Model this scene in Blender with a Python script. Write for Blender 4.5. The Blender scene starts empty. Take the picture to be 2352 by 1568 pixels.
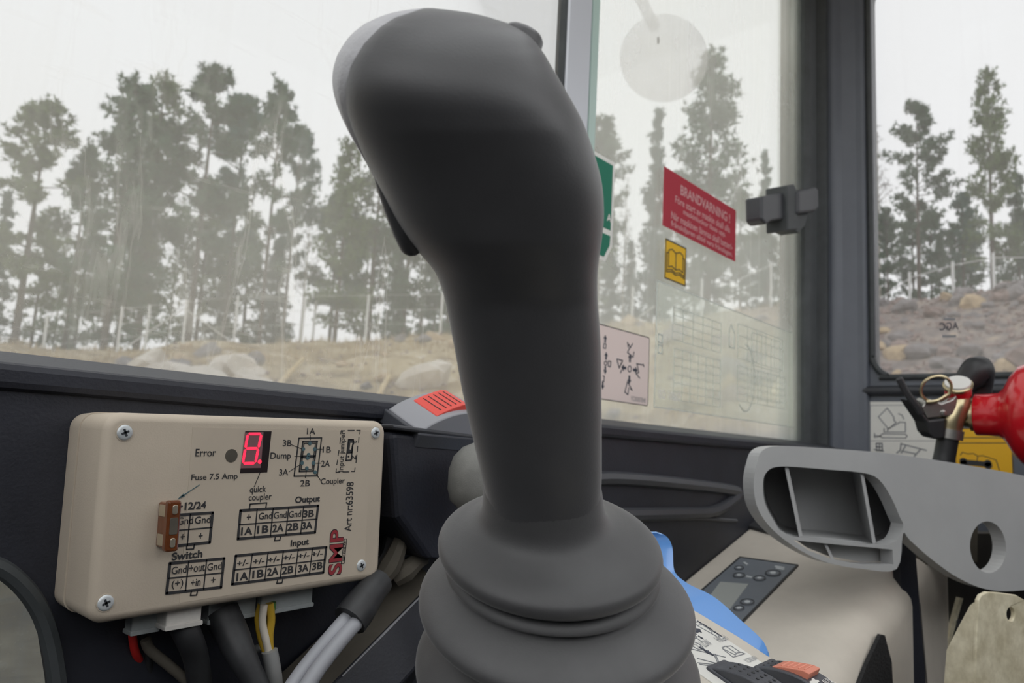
import bpy, bmesh, math, random
import numpy as np
from mathutils import Vector, Matrix, noise
from mathutils.geometry import tessellate_polygon
random.seed(7)
RNG = np.random.default_rng(11)
SC = bpy.context.scene
COL = SC.collection
V = Vector

# ------------------------------------------------------------------ camera
# Cab axes: X runs along the side window wall, Y points out through it, Z is up.
F, CX, CY = 1764.0, 1176.0, 784.0
CAM = V((0, 0, 0.75))
ez = V((662, -12643, 1764)).normalized()          # cab up, in (right, down, forward)
ex = V((1524, 326, 1764)).normalized()
ex = (ex - ez * ex.dot(ez)).normalized()
ey = ez.cross(ex)
RM = Matrix((ex, ey, ez))                          # (right, down, forward) -> world
cam_d = bpy.data.cameras.new('camera')
cam_d.lens = 27.0
cam_d.sensor_width = 36.0
cam_d.clip_start = 0.01
cam_d.clip_end = 600
cam_d.dof.use_dof = True
cam_d.dof.focus_distance = 0.32
cam_d.dof.aperture_fstop = 20.0
cam = bpy.data.objects.new('camera', cam_d)
COL.objects.link(cam)
rot = Matrix((RM @ V((1, 0, 0)), RM @ V((0, -1, 0)), RM @ V((0, 0, -1)))).transposed()
cam.matrix_world = Matrix.Translation(CAM) @ rot.to_4x4()
SC.camera = cam

# ------------------------------------------------------------------ overcast sky and exposure
world = bpy.data.worlds.new('overcast_sky')
SC.world = world
world.use_nodes = True
bg = world.node_tree.nodes['Background']
bg.inputs['Color'].default_value = (0.985, 0.99, 1.0, 1)
bg.inputs['Strength'].default_value = 2.1
SC.view_settings.view_transform = 'Standard'
SC.view_settings.look = 'None'
SC.view_settings.exposure = 0.0
SC.view_settings.gamma = 1.0
SC.view_settings.use_curve_mapping = False


# ------------------------------------------------------------------ rays and frames
def ray(px, py):
    return RM @ V(((px - CX) / F, (py - CY) / F, 1.0))


def at(px, py, d):
    return CAM + ray(px, py) * d


class Frame:
    """A flat surface of the place: origin, right, up, and normal towards the viewer."""
    def __init__(s, o, u, v, n=None):
        s.o, s.u, s.v = V(o), V(u).normalized(), V(v).normalized()
        s.n = V(n).normalized() if n is not None else s.u.cross(s.v).normalized()

    def uv(s, px, py):
        d = ray(px, py)
        t = (s.o - CAM).dot(s.n) / d.dot(s.n)
        q = CAM + d * t - s.o
        return q.dot(s.u), q.dot(s.v)

    def p(s, u, v, h=0.0):
        return s.o + s.u * u + s.v * v + s.n * h

    def px(s, px, py, h=0.0):
        return s.p(*s.uv(px, py), h)


# ------------------------------------------------------------------ materials
def lin(c):
    out = []
    for x in c[:3]:
        x = x / 255.0
        out.append(x / 12.92 if x <= 0.04045 else ((x + 0.055) / 1.055) ** 2.4)
    return (*out, 1.0)


MATS = {}


def mat(name, col, rough=0.5, metal=0.0, var=0.0, vscale=30.0, bump=0.0, bscale=400.0,
        col2=None, coat=0.0, spec=0.5, emit=0.0, trans=0.0, stretch=None):
    if name in MATS:
        return MATS[name]
    m = bpy.data.materials.new(name)
    m.use_nodes = True
    nt = m.node_tree
    b = nt.nodes['Principled BSDF']
    b.inputs['Base Color'].default_value = lin(col)
    b.inputs['Roughness'].default_value = rough
    b.inputs['Metallic'].default_value = metal
    b.inputs['Specular IOR Level'].default_value = spec
    b.inputs['Coat Weight'].default_value = coat
    b.inputs['Transmission Weight'].default_value = trans
    if emit:
        b.inputs['Emission Color'].default_value = lin(col)
        b.inputs['Emission Strength'].default_value = emit
    tc = nt.nodes.new('ShaderNodeTexCoord')
    if var or col2:
        mp = nt.nodes.new('ShaderNodeMapping')
        if stretch:
            mp.inputs['Scale'].default_value = stretch
        nt.links.new(tc.outputs['Object'], mp.inputs['Vector'])
        nz = nt.nodes.new('ShaderNodeTexNoise')
        nz.inputs['Scale'].default_value = vscale
        nz.inputs['Detail'].default_value = 6
        nz.inputs['Roughness'].default_value = 0.65
        nt.links.new(mp.outputs['Vector'], nz.inputs['Vector'])
        cr = nt.nodes.new('ShaderNodeValToRGB')
        cr.color_ramp.elements[0].position = 0.36
        cr.color_ramp.elements[1].position = 0.68
        a = lin(col)
        c2 = lin(col2) if col2 else tuple(min(1, x * (1 + var)) for x in a[:3]) + (1,)
        cr.color_ramp.elements[0].color = tuple(x * (1 - var * 0.7) for x in a[:3]) + (1,)
        cr.color_ramp.elements[1].color = c2
        nt.links.new(nz.outputs['Fac'], cr.inputs['Fac'])
        nt.links.new(cr.outputs['Color'], b.inputs['Base Color'])
    if bump:
        n2 = nt.nodes.new('ShaderNodeTexNoise')
        n2.inputs['Scale'].default_value = bscale
        n2.inputs['Detail'].default_value = 3
        nt.links.new(tc.outputs['Object'], n2.inputs['Vector'])
        bp = nt.nodes.new('ShaderNodeBump')
        bp.inputs['Strength'].default_value = bump
        bp.inputs['Distance'].default_value = 0.002
        nt.links.new(n2.outputs['Fac'], bp.inputs['Height'])
        nt.links.new(bp.outputs['Normal'], b.inputs['Normal'])
    MATS[name] = m
    return m


def glass(name, tint, haze, streak, hazecol=(0.86, 0.87, 0.84), low=None, scratch=0.0, mirror=1.0, trickle=0.0):
    """Dirty window glass: clear transmission, a film of pale dust, dried streaks, a surface reflection."""
    m = bpy.data.materials.new(name)
    m.use_nodes = True
    nt = m.node_tree
    nt.nodes.clear()
    N, L = nt.nodes.new, nt.links.new
    out = N('ShaderNodeOutputMaterial')
    tr = N('ShaderNodeBsdfTransparent')
    tr.inputs['Color'].default_value = (*tint, 1)
    tl = N('ShaderNodeBsdfTranslucent')
    tl.inputs['Color'].default_value = (*hazecol, 1)
    gl = N('ShaderNodeBsdfGlossy')
    gl.inputs['Roughness'].default_value = 0.03
    tc = N('ShaderNodeTexCoord')

    def nz(scale, stretch, det=5, dist=0.0):
        mp = N('ShaderNodeMapping')
        mp.inputs['Scale'].default_value = stretch
        L(tc.outputs['Object'], mp.inputs['Vector'])
        n = N('ShaderNodeTexNoise')
        n.inputs['Scale'].default_value = scale
        n.inputs['Detail'].default_value = det
        n.inputs['Distortion'].default_value = dist
        L(mp.outputs['Vector'], n.inputs['Vector'])
        return n.outputs['Fac']

    def rng(x, a, b, c, d):
        r = N('ShaderNodeMapRange')
        r.inputs['From Min'].default_value = a
        r.inputs['From Max'].default_value = b
        r.inputs['To Min'].default_value = c
        r.inputs['To Max'].default_value = d
        L(x, r.inputs['Value'])
        return r.outputs['Result']

    def math_(op, a, b):
        n = N('ShaderNodeMath')
        n.operation = op
        n.use_clamp = True
        for i, x in enumerate((a, b)):
            if isinstance(x, (int, float)):
                n.inputs[i].default_value = x
            else:
                L(x, n.inputs[i])
        return n.outputs[0]
    broad = rng(nz(5, (1, 1, .8)), .3, .7, haze * .75, haze * 1.25)
    runs = rng(nz(60, (1, 1, .06), 4, .6), .52, .74, 0, streak)          # dried runs of water
    fine = rng(nz(420, (1, 1, 1), 2), .62, .75, 0, streak * .6)           # specks
    f = math_('ADD', math_('ADD', broad, runs), fine)
    if trickle:                                                           # thin wandering trails of dried trickles
        n = nz(16, (1, 1, .16), 5, .4)
        sb = N('ShaderNodeMath'); sb.operation = 'SUBTRACT'; L(n, sb.inputs[0]); sb.inputs[1].default_value = .5
        a2 = N('ShaderNodeMath'); a2.operation = 'ABSOLUTE'; L(sb.outputs[0], a2.inputs[0])
        f = math_('ADD', f, math_('MULTIPLY', rng(a2.outputs[0], .0, .012, trickle, 0), rng(nz(4, (1, 1, .7)), .42, .6, 0, 1)))
    if scratch:
        sc = rng(nz(45, (.35, 1, 3.2), 3, .2), .62, .7, 0, scratch)
        f = math_('ADD', f, sc)
    if low:                                                               # dust gathers on the lower part of the pane
        z0, z1, amt = low
        sp = N('ShaderNodeSeparateXYZ')
        L(tc.outputs['Object'], sp.inputs[0])
        f = math_('ADD', f, math_('MULTIPLY', rng(sp.outputs['Z'], z0, z1, amt, 0.0),
                                  rng(nz(9, (1, 1, .5)), .3, .65, .35, 1.0)))
    mx = N('ShaderNodeMixShader')
    L(f, mx.inputs[0]); L(tr.outputs[0], mx.inputs[1]); L(tl.outputs[0], mx.inputs[2])
    fr = N('ShaderNodeFresnel')
    fr.inputs['IOR'].default_value = 1.25
    m2 = N('ShaderNodeMixShader')
    L(math_('MULTIPLY', fr.outputs[0], mirror), m2.inputs[0]); L(mx.outputs[0], m2.inputs[1]); L(gl.outputs[0], m2.inputs[2])
    L(m2.outputs[0], out.inputs['Surface'])
    MATS[name] = m
    return m


# ------------------------------------------------------------------ objects
def wloc(o):
    p = V((0, 0, 0))
    while o is not None:
        p += o.location
        o = o.parent
    return p


def tag(o, label=None, cat=None, group=None, kind=None):
    if label: o['label'] = label
    if cat: o['category'] = cat
    if group: o['group'] = group
    if kind: o['kind'] = kind
    return o


def thing(name, loc, label, cat, group=None):
    o = bpy.data.objects.new(name, None)
    o.empty_display_size = 0.02
    o.location = loc
    COL.objects.link(o)
    return tag(o, label, cat, group)


class MB:
    """Collects geometry in world coordinates, then links it as ONE mesh object."""
    def __init__(s):
        s.v, s.f = [], []

    def add(s, vs, fs):
        k = len(s.v)
        s.v += [V(x) for x in vs]
        s.f += [tuple(i + k for i in f) for f in fs]
        return s

    def loft(s, loops, cap0=True, cap1=True, closed=True):
        k = len(s.v)
        n = len(loops[0])
        for lp in loops:
            s.v += [V(x) for x in lp]
        for i in range(len(loops) - 1):
            for j in range(n if closed else n - 1):
                a, b = k + i * n + j, k + i * n + (j + 1) % n
                s.f.append((a, b, b + n, a + n))
        if cap0 and closed:
            s.f.append(tuple(k + j for j in reversed(range(n))))
        if cap1 and closed:
            q = k + (len(loops) - 1) * n
            s.f.append(tuple(q + j for j in range(n)))
        return s

    def quadbar(s, fr, a, b, w, h0=0.0, h1=0.0004):
        """A flat printed stroke on frame fr from uv point a to b."""
        a, b = np.array(a), np.array(b)
        d = b - a
        L = math.hypot(*d)
        if L < 1e-9: return s
        d = d / L
        n = np.array((-d[1], d[0])) * w / 2
        a2, b2 = a - d * w * .3, b + d * w * .3
        pts = [a2 - n, b2 - n, b2 + n, a2 + n]
        return s.loft([[fr.p(*p, h0) for p in pts], [fr.p(*p, h1) for p in pts]])

    def poly(s, fr, pts, h0, h1, holes=()):
        """A flat polygon (uv) with optional holes, extruded between heights h0 and h1."""
        loops = [[V((*p, 0)) for p in pts]] + [[V((*p, 0)) for p in h] for h in holes]
        flat = [p for lp in loops for p in lp]
        tris = tessellate_polygon(loops)
        k = len(s.v)
        n = len(flat)
        s.v += [fr.p(p.x, p.y, h0) for p in flat] + [fr.p(p.x, p.y, h1) for p in flat]
        for t in tris:
            a, b, c = (flat[i] for i in t)
            ccw = (b - a).cross(c - a).z > 0
            t = t if ccw else (t[0], t[2], t[1])
            s.f.append((k + n + t[0], k + n + t[1], k + n + t[2]))
            s.f.append((k + t[0], k + t[2], k + t[1]))
        off = 0
        for li, lp in enumerate(loops):
            m = len(lp)
            area = sum(lp[i].x * lp[(i + 1) % m].y - lp[(i + 1) % m].x * lp[i].y for i in range(m))
            fwd = (area > 0) == (li == 0)
            for i in range(m):
                a, b = k + off + i, k + off + (i + 1) % m
                s.f.append((a, b, b + n, a + n) if fwd else (b, a, a + n, b + n))
            off += m
        return s

    def tube(s, pts, r, seg=10, sub=6, cap=True):
        pts = smooth_path(pts, sub)
        rs = r if hasattr(r, '__len__') else [r] * len(pts)
        if len(rs) != len(pts):
            rs = list(np.interp(np.linspace(0, 1, len(pts)), np.linspace(0, 1, len(rs)), rs))
        loops = []
        up = None
        for i, p in enumerate(pts):
            t = (pts[min(i + 1, len(pts) - 1)] - pts[max(i - 1, 0)]).normalized()
            if up is None:
                up = t.orthogonal().normalized()
            up = (up - t * up.dot(t)).normalized()
            w = t.cross(up)
            loops.append([p + (up * math.cos(2 * math.pi * k / seg) + w * math.sin(2 * math.pi * k / seg)) * rs[i]
                          for k in range(seg)])
        return s.loft(loops, cap, cap)

    def lathe(s, o, axis, prof, seg=40, cap0=True, cap1=True):
        """prof: list of (distance along axis, radius)."""
        axis = V(axis).normalized()
        u = axis.orthogonal().normalized()
        w = axis.cross(u)
        return s.loft([[V(o) + axis * a + (u * math.cos(2 * math.pi * k / seg) + w * math.sin(2 * math.pi * k / seg)) * r
                        for k in range(seg)] for a, r in prof], cap0, cap1)

    def rbox(s, fr, u0, u1, v0, v1, h0, h1, r=0.002, bev=0.001, seg=4):
        """Box with rounded outline (radius r) and a chamfered face towards the viewer."""
        b = bev
        loops = [(h0, 0), (h1 - b, 0), (h1 - b * .35, b * .3), (h1, b)]
        return s.loft([[fr.p(x, y, h) for x, y in rrect(u0 + i, v0 + i, u1 - i, v1 - i, max(r - i, 1e-4), seg)]
                       for h, i in loops])

    def build(s, name, m, parent=None, smooth=False, bevel=0.0, bseg=2, loc=None, angle=40):
        me = bpy.data.meshes.new(name)
        if parent is not None:
            off = wloc(parent)
        else:
            if loc is None:
                xs = [v for v in s.v]
                loc = V(((min(v.x for v in xs) + max(v.x for v in xs)) / 2,
                         (min(v.y for v in xs) + max(v.y for v in xs)) / 2, min(v.z for v in xs)))
            off = V(loc)
        me.from_pydata([tuple(v - off) for v in s.v], [], s.f)
        me.validate()
        o = bpy.data.objects.new(name, me)
        COL.objects.link(o)
        if parent is not None:
            o.parent = parent
        else:
            o.location = off
        me.materials.append(m if not isinstance(m, str) else MATS[m])
        bm = bmesh.new()
        bm.from_mesh(me)
        bmesh.ops.recalc_face_normals(bm, faces=bm.faces)
        bm.to_mesh(me)
        bm.free()
        if smooth:
            me.shade_smooth()
            me.set_sharp_from_angle(angle=math.radians(angle))
        if bevel:
            b = o.modifiers.new('bevel', 'BEVEL')
            b.width = bevel
            b.segments = bseg
            b.limit_method = 'ANGLE'
            b.angle_limit = math.radians(35)
        return o


def smooth_path(pts, sub=6):
    pts = [V(p) for p in pts]
    if len(pts) < 3 or sub <= 1: return pts
    out = []
    P = [pts[0] * 2 - pts[1]] + pts + [pts[-1] * 2 - pts[-2]]
    for i in range(1, len(P) - 2):
        for k in range(sub):
            t = k / sub
            a, b, c, d = P[i - 1], P[i], P[i + 1], P[i + 2]
            out.append(0.5 * ((2 * b) + (c - a) * t + (2 * a - 5 * b + 4 * c - d) * t * t + (3 * b - a - 3 * c + d) * t ** 3))
    out.append(pts[-1])
    return out


def smooth_loop(pts, sub=5):
    n = len(pts)
    out = []
    for i in range(n):
        a, b, c, d = (np.array(pts[(i + k - 1) % n], float) for k in range(4))
        for k in range(sub):
            t = k / sub
            out.append(tuple(0.5 * ((2 * b) + (c - a) * t + (2 * a - 5 * b + 4 * c - d) * t * t + (3 * b - a - 3 * c + d) * t ** 3)))
    return out


def rrect(x0, y0, x1, y1, r, seg=4):
    out = []
    for cx, cy, a0 in ((x1 - r, y0 + r, -90), (x1 - r, y1 - r, 0), (x0 + r, y1 - r, 90), (x0 + r, y0 + r, 180)):
        for k in range(seg + 1):
            a = math.radians(a0 + 90 * k / seg)
            out.append((cx + r * math.cos(a), cy + r * math.sin(a)))
    return out


def circ(cx, cy, rx, ry=None, n=24):
    ry = rx if ry is None else ry
    return [(cx + rx * math.cos(2 * math.pi * k / n), cy + ry * math.sin(2 * math.pi * k / n)) for k in range(n)]


def structure(name, mb, m, parent=None, **k):
    o = mb.build(name, m, parent, **k)
    if parent is None:
        o['kind'] = 'structure'
    return o


# flat lettering: built-in font turned into a mesh lying on a frame
def text_mesh(body, size, bold=0.0):
    cu = bpy.data.curves.new('t', 'FONT')
    cu.body = body
    cu.size = 1.0
    cu.align_x = 'CENTER'
    cu.align_y = 'CENTER'
    cu.offset = bold
    cu.resolution_u = 4
    ob = bpy.data.objects.new('t', cu)
    me = bpy.data.meshes.new_from_object(ob)
    bpy.data.objects.remove(ob)
    vs = [(v.co.x, v.co.y) for v in me.vertices]
    fs = [tuple(p.vertices) for p in me.polygons]
    bpy.data.meshes.remove(me)
    xs = [a for a, b in vs]; ys = [b for a, b in vs]
    return vs, fs, (min(xs), max(xs), min(ys), max(ys))


def lettering(parent, fr, body, px, py, wpx=None, hgt=0.004, m='ink', bold=0.0, rot=0.0, h=0.0004, width=None, shear=0.0, name='lettering', uvpos=None):
    """Word centred on the surface point at (px, py); hgt is cap height, width its length on the surface."""
    vs, fs, (x0, x1, y0, y1) = text_mesh(body, 1, bold)
    cx, cy = (x0 + x1) / 2, (y0 + y1) / 2
    sy = hgt / (y1 - y0)
    sx = (width / (x1 - x0)) if width else sy
    cu, cv = uvpos if uvpos else fr.uv(px, py)
    c, s_ = math.cos(rot), math.sin(rot)
    mb = MB()
    pts = []
    for a, b in vs:
        a, b = (a - cx) * sx + (b - cy) * sy * shear, (b - cy) * sy
        pts.append(fr.p(cu + a * c - b * s_, cv + a * s_ + b * c, h))
    mb.add(pts, fs)
    o = mb.build(name, m, parent)
    return o


def strokes(parent, fr, polys, w, m='ink', h=0.0003, name='pictogram', px=True):
    mb = MB()
    for pl in polys:
        q = [fr.uv(*p) if px else p for p in pl]
        for a, b in zip(q[:-1], q[1:]):
            mb.quadbar(fr, a, b, w, 0.00005, h)
    return mb.build(name, m, parent)


# ------------------------------------------------------------------ material palette
mat('collar_rubber', (70, 70, 71), .5, bump=.07, bscale=2200, var=.14, vscale=25, spec=.5)
mat('rubber', (60, 60, 62), .45, bump=.05, bscale=1600, var=.12, vscale=30, spec=.6)
mat('boot_rubber', (80, 80, 81), .5, bump=.07, bscale=2200, var=.16, vscale=25, spec=.5)
mat('knob_grey', (120, 120, 116), .6, bump=.1, bscale=1500, var=.15, vscale=60)
mat('grip_plate', (176, 176, 179), .5, bump=.15, bscale=900, spec=.4)  # paler than the grip: light falling from the left put into its colour
mat('beige_plastic', (194, 182, 165), .55, var=.05, vscale=20, bump=.06, bscale=1500, spec=.35)
mat('beige_label', (194, 182, 165), .5, var=.05, vscale=20, spec=.35)
mat('ink', (48, 48, 50), .6)
mat('ink_teal', (70, 98, 105), .6)
mat('red_logo', (150, 48, 56), .6)
mat('screw', (205, 210, 212), .35, metal=.25)
mat('screw_slot', (70, 74, 78), .5, metal=.6)
mat('display_black', (34, 24, 26), .35)
mat('display_face', (132, 96, 100), .35)
mat('led_red', (255, 40, 70), .4, emit=1.5)
mat('fuse_brown', (128, 72, 40), .2, var=.2, vscale=200, coat=.4, trans=.35)
mat('fuse_metal', (205, 195, 175), .3, metal=.8)
mat('connector', (168, 174, 174), .5, var=.06, vscale=300, trans=.1)
mat('connector_white', (225, 222, 215), .5, var=.06, vscale=300)
mat('cab_black', (40, 42, 50), .5, var=.25, vscale=18, bump=.12, bscale=700, spec=.4)
mat('cab_dark_grey', (58, 60, 65), .45, var=.12, vscale=15, bump=.06, bscale=700)
mat('seal', (62, 66, 68), .6, var=.2, vscale=30)
mat('pillar_paint', (92, 97, 106), .4, var=.1, vscale=9)
mat('window_alu', (205, 208, 214), .45, metal=.3)
mat('glass_edge', (176, 198, 190), .3)
mat('grey_plastic', (172, 173, 173), .35, var=.05, vscale=14, spec=.5)
mat('beige_console', (205, 198, 186), .5, var=.09, vscale=11, bump=.05, bscale=900)
mat('panel_grey', (118, 124, 131), .45, var=.05, vscale=60)
mat('panel_lcd', (176, 180, 176), .3)
mat('panel_mark', (205, 210, 212), .5)
mat('blue_plastic', (112, 172, 246), .22, spec=.9, coat=.5)
mat('decal_white', (225, 224, 218), .45, var=.03, vscale=40)
mat('decal_pale', (232, 222, 218), .5)
mat('decal_ink', (62, 66, 78), .6)
mat('decal_grey', (140, 142, 146), .6)
mat('decal_yellow', (232, 178, 20), .45)
mat('decal_yellow_glass', (235, 195, 45), .5)
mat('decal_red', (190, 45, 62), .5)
mat('decal_pinkwhite', (235, 205, 205), .5)
mat('decal_green', (40, 140, 110), .5)
mat('chart_line', (205, 212, 205), .6)
mat('switch_dark', (68, 70, 76), .42, bump=.08, bscale=900)
mat('switch_grey', (150, 151, 156), .45)
mat('tab_red', (226, 82, 72), .4)
mat('tab_orange', (226, 142, 118), .4)
mat('ext_red', (206, 26, 38), .22, coat=.5, var=.05, vscale=8)
mat('ext_black', (40, 41, 43), .45)
mat('brass', (200, 186, 150), .28, metal=.9, var=.1, vscale=60)
mat('steel', (172, 170, 165), .32, metal=.85, var=.12, vscale=50)
mat('gauge_face', (225, 224, 220), .25, coat=.5)
mat('galvanised', (214, 204, 172), .5, metal=.1, var=.2, vscale=70, col2=(240, 232, 206))
mat('dirt_brown', (84, 79, 70), .8, var=.3, vscale=14)
mat('seat_dark', (52, 49, 45), .8, var=.3, vscale=14)
mat('mat_black', (34, 34, 35), .85, var=.6, vscale=400, bump=.8, bscale=500)
mat('cable_grey', (158, 160, 166), .45)
mat('cable_sheath', (150, 151, 150), .55)
mat('cable_black', (44, 45, 47), .55, var=.3, vscale=60)
mat('tape_black', (48, 49, 51), .5, var=.3, vscale=80)
mat('wire_red', (200, 45, 42), .4)
mat('wire_yellow', (196, 160, 50), .4)
mat('wire_white', (222, 214, 200), .4)
mat('wire_green', (80, 120, 60), .4)
mat('scratched', (120, 128, 132), .35, var=.4, vscale=60, col2=(176, 184, 186), stretch=(1, 1, 3))
glass('disc_shell', (.97, .97, .975), .30, .0, hazecol=(.97, .97, .98), mirror=.0)


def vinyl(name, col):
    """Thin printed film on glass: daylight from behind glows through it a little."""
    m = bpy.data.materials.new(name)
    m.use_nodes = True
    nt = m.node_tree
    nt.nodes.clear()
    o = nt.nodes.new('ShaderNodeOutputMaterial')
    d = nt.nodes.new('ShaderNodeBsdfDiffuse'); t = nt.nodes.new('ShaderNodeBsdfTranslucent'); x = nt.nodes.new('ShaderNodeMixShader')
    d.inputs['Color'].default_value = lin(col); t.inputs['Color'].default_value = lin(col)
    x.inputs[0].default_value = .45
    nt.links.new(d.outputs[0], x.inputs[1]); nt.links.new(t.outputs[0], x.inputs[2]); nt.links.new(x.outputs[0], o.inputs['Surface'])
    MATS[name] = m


for nm_, c_ in (('decal_pale', (242, 232, 230)), ('decal_yellow_glass', (240, 208, 84)), ('decal_red', (200, 92, 104)), ('decal_pinkwhite', (236, 205, 206)), ('decal_green', (84, 164, 138)), ('decal_white_film', (240, 240, 238))):  # red and green paled: milky veil of dust and reflection mixed into the colour
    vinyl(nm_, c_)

mat('bark_pine', (92, 82, 74), .9, var=.3, vscale=3)
mat('bark_birch', (190, 186, 178), .8, var=.3, vscale=5)
mat('needles_dark', (90, 114, 90), .8, var=.25, vscale=.6)  # needle colours paled: distant mist is mixed into them
mat('needles_olive', (110, 128, 88), .8, var=.25, vscale=.6)
mat('needles_blue', (98, 124, 112), .8, var=.25, vscale=.6)
mat('twigs', (110, 104, 98), .9)
mat('fence_metal', (226, 228, 228), .5)
mat('rock_grey', (134, 128, 128), .9, var=.3, vscale=1.5)
mat('rock_pink', (150, 132, 126), .9, var=.3, vscale=1.5)
mat('rock_ochre', (186, 164, 132), .9, var=.25, vscale=1.5)
mat('rock_pale', (214, 206, 194), .9, var=.15, vscale=1.2)
mat('dry_grass', (176, 148, 104), .9, var=.3, vscale=.4, col2=(206, 186, 144))
mat('log_pale', (206, 184, 140), .8, var=.25, vscale=4)
mat('roof_lining', (150, 150, 148), .8)
for k, w_ in (('rubber', .35), ('boot_rubber', .3), ('collar_rubber', .32), ('grip_plate', .3)):        # dusty sheen of worn rubber
    b = MATS[k].node_tree.nodes['Principled BSDF']
    b.inputs['Sheen Weight'].default_value = w_
    b.inputs['Sheen Roughness'].default_value = .45
for k in ('needles_dark', 'needles_olive', 'needles_blue'):
    b = MATS[k].node_tree.nodes['Principled BSDF']
    b.inputs['Specular IOR Level'].default_value = .1
glass('glass_fixed', (.650, .654, .654), .094, .04, trickle=.10, low=(-.02, .20, .15), scratch=.05, mirror=.3)
glass('glass_sliding', (.665, .673, .667), .185, .04, hazecol=(.95, .97, .95), low=(-.02, .30, .10), mirror=.15)
glass('glass_rear', (.67, .672, .674), .10, .02, low=(-.02, .1, .05), mirror=.35)
glass('glass_lower', (.42, .44, .46), .35, .3, hazecol=(.30, .33, .35), scratch=.4)
glass('glass_added_hatch', (.93, .935, .935), .04, .02, mirror=.5)
glass('chart_film', (.97, .98, .97), .14, .05, hazecol=(.90, .94, .90), mirror=.1)

# ------------------------------------------------------------------ the cab shell
Y1, X2 = 0.43, 1.2825
YP = 0.335                                         # inner face of the lower side wall panel
FG = Frame((0, Y1, 0), (1, 0, 0), (0, 0, 1), (0, -1, 0))         # side window plane
FP1 = Frame((0, YP, 0), (1, 0, 0), (0, 0, 1), (0, -1, 0))        # side panel face
FR = Frame((X2, 0, 0), (0, -1, 0), (0, 0, 1), (-1, 0, 0))        # rear wall plane


def slab(name, a, b, m, label=None, bevel=0.0, parent=None):
    mb = MB()
    (x0, y0, z0), (x1, y1, z1) = a, b
    mb.loft([[(x0, y0, z0), (x1, y0, z0), (x1, y1, z0), (x0, y1, z0)],
             [(x0, y0, z1), (x1, y0, z1), (x1, y1, z1), (x0, y1, z1)]])
    return structure(name, mb, m, parent, bevel=bevel)


slab('floor', (-.75, -.85, -.04), (1.34, .46, 0), 'mat_black')
FCe = Frame((0, 0, 1.72), (1, 0, 0), (0, -1, 0), (0, 0, -1))          # unseen roof, glazed hatch added to bring in light from above
structure('ceiling', MB().poly(FCe, [(-.75, -.50), (1.34, -.50), (1.34, .85), (-.75, .85)], -.06, 0, [rrect(-.55, -.34, .80, .55, .06, 6)]), 'roof_lining')
structure('added_hatch', MB().poly(FCe, rrect(-.58, -.37, .83, .58, .06, 6), -.066, -.061), 'glass_added_hatch')
# lower side wall with the rounded lower window opening at its left end
mb = MB()
hole = [FP1.uv(*p) for p in ((-420, 1290), (-120, 1283), (-20, 1296), (40, 1335), (85, 1395), (112, 1470), (128, 1568), (140, 1700), (140, 2000), (-420, 2000))]
mb.poly(FP1, [(-.75, 0), (1.30, 0), (1.30, .772), (-.75, .772)], -.012, 0, [hole])
wall_side = structure('wall_right', mb, 'cab_black')
# rim round that opening
mb = MB()
mb.tube([FP1.px(x, y, .002) for x, y in ((-420, 1290), (-120, 1283), (-20, 1296), (40, 1335), (85, 1395), (112, 1470), (128, 1568), (140, 1700), (140, 2000))], .0035, 8, 4)
structure('trim_1', mb, 'seal', smooth=True)
mb = MB()
FL = Frame((0, YP + .014, 0), (1, 0, 0), (0, 0, 1), (0, -1, 0))
mb.poly(FL, [(-.3, .45), (.2, .45), (.2, .76), (-.3, .76)], -.004, 0)
structure('window_4', mb, 'glass_lower')
slab('trim_2', (-.75, YP + .005, .0), (1.30, Y1 + .03, .762), 'cab_black')
bpy.data.objects.remove(bpy.data.objects['trim_2'])
# sill frame under both side panes: sloping inner face and a dark groove below it
mb = MB()
prof = [(YP + .002, .765), (YP + .03, .7675), (YP + .045, .770), (Y1 - .012, .783), (Y1 + .03, .783), (Y1 + .03, .75), (YP + .002, .75)]
mb.loft([[(x, y, z) for y, z in prof] for x in (-.75, 1.30)])
structure('trim_2', mb, 'cab_dark_grey', bevel=.002)
mb = MB()
mb.loft([[(x, y, z) for y, z in ((YP - .004, .7725), (YP - .004, .762), (YP + .006, .762), (YP + .006, .7725))] for x in (-.75, 1.24)])
structure('trim_3', mb, 'cab_black', bevel=.003)
# raised ridges moulded into the far side panel
mb = MB()
ridge = [FP1.uv(*p) for p in ((1330, 1102), (1410, 1098), (1540, 1108), (1672, 1124), (1690, 1136), (1640, 1172), (1560, 1178), (1380, 1182))]
mb.tube([FP1.p(u, v, .001) for u, v in ridge], .0055, 8, 4)
mb.build('ridge', 'cab_dark_grey', wall_side, smooth=True)
mb = MB()
mb.tube([FP1.px(x, y, .0005) for x, y in ((1380, 1196), (1480, 1192), (1600, 1190), (1690, 1196))], .002, 6, 3)
mb.build('ridge', 'cab_dark_grey', wall_side, smooth=True)

# side window, fixed pane
def pane(name, fr, pts, m, t=.005, parent=None):
    mb = MB()
    mb.poly(fr, pts, -t, 0)
    return structure(name, mb, m, parent)


ZT = 1.60
w1 = structure('window_1', MB().poly(FG, [(-.75, .778), (.552, .778), (.552, ZT), (-.75, ZT)], -.0062, -.0022), 'glass_fixed')
w2 = structure('window_2', MB().poly(FG, [(.596, .776), (1.172, .776), (1.172, ZT), (.596, ZT)], -.006, -.002), 'glass_sliding')
w2['label'] = 'dusty sliding side pane carrying the safety stickers'
w1['label'] = 'streaked fixed side pane left of the pale window bar'
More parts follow.
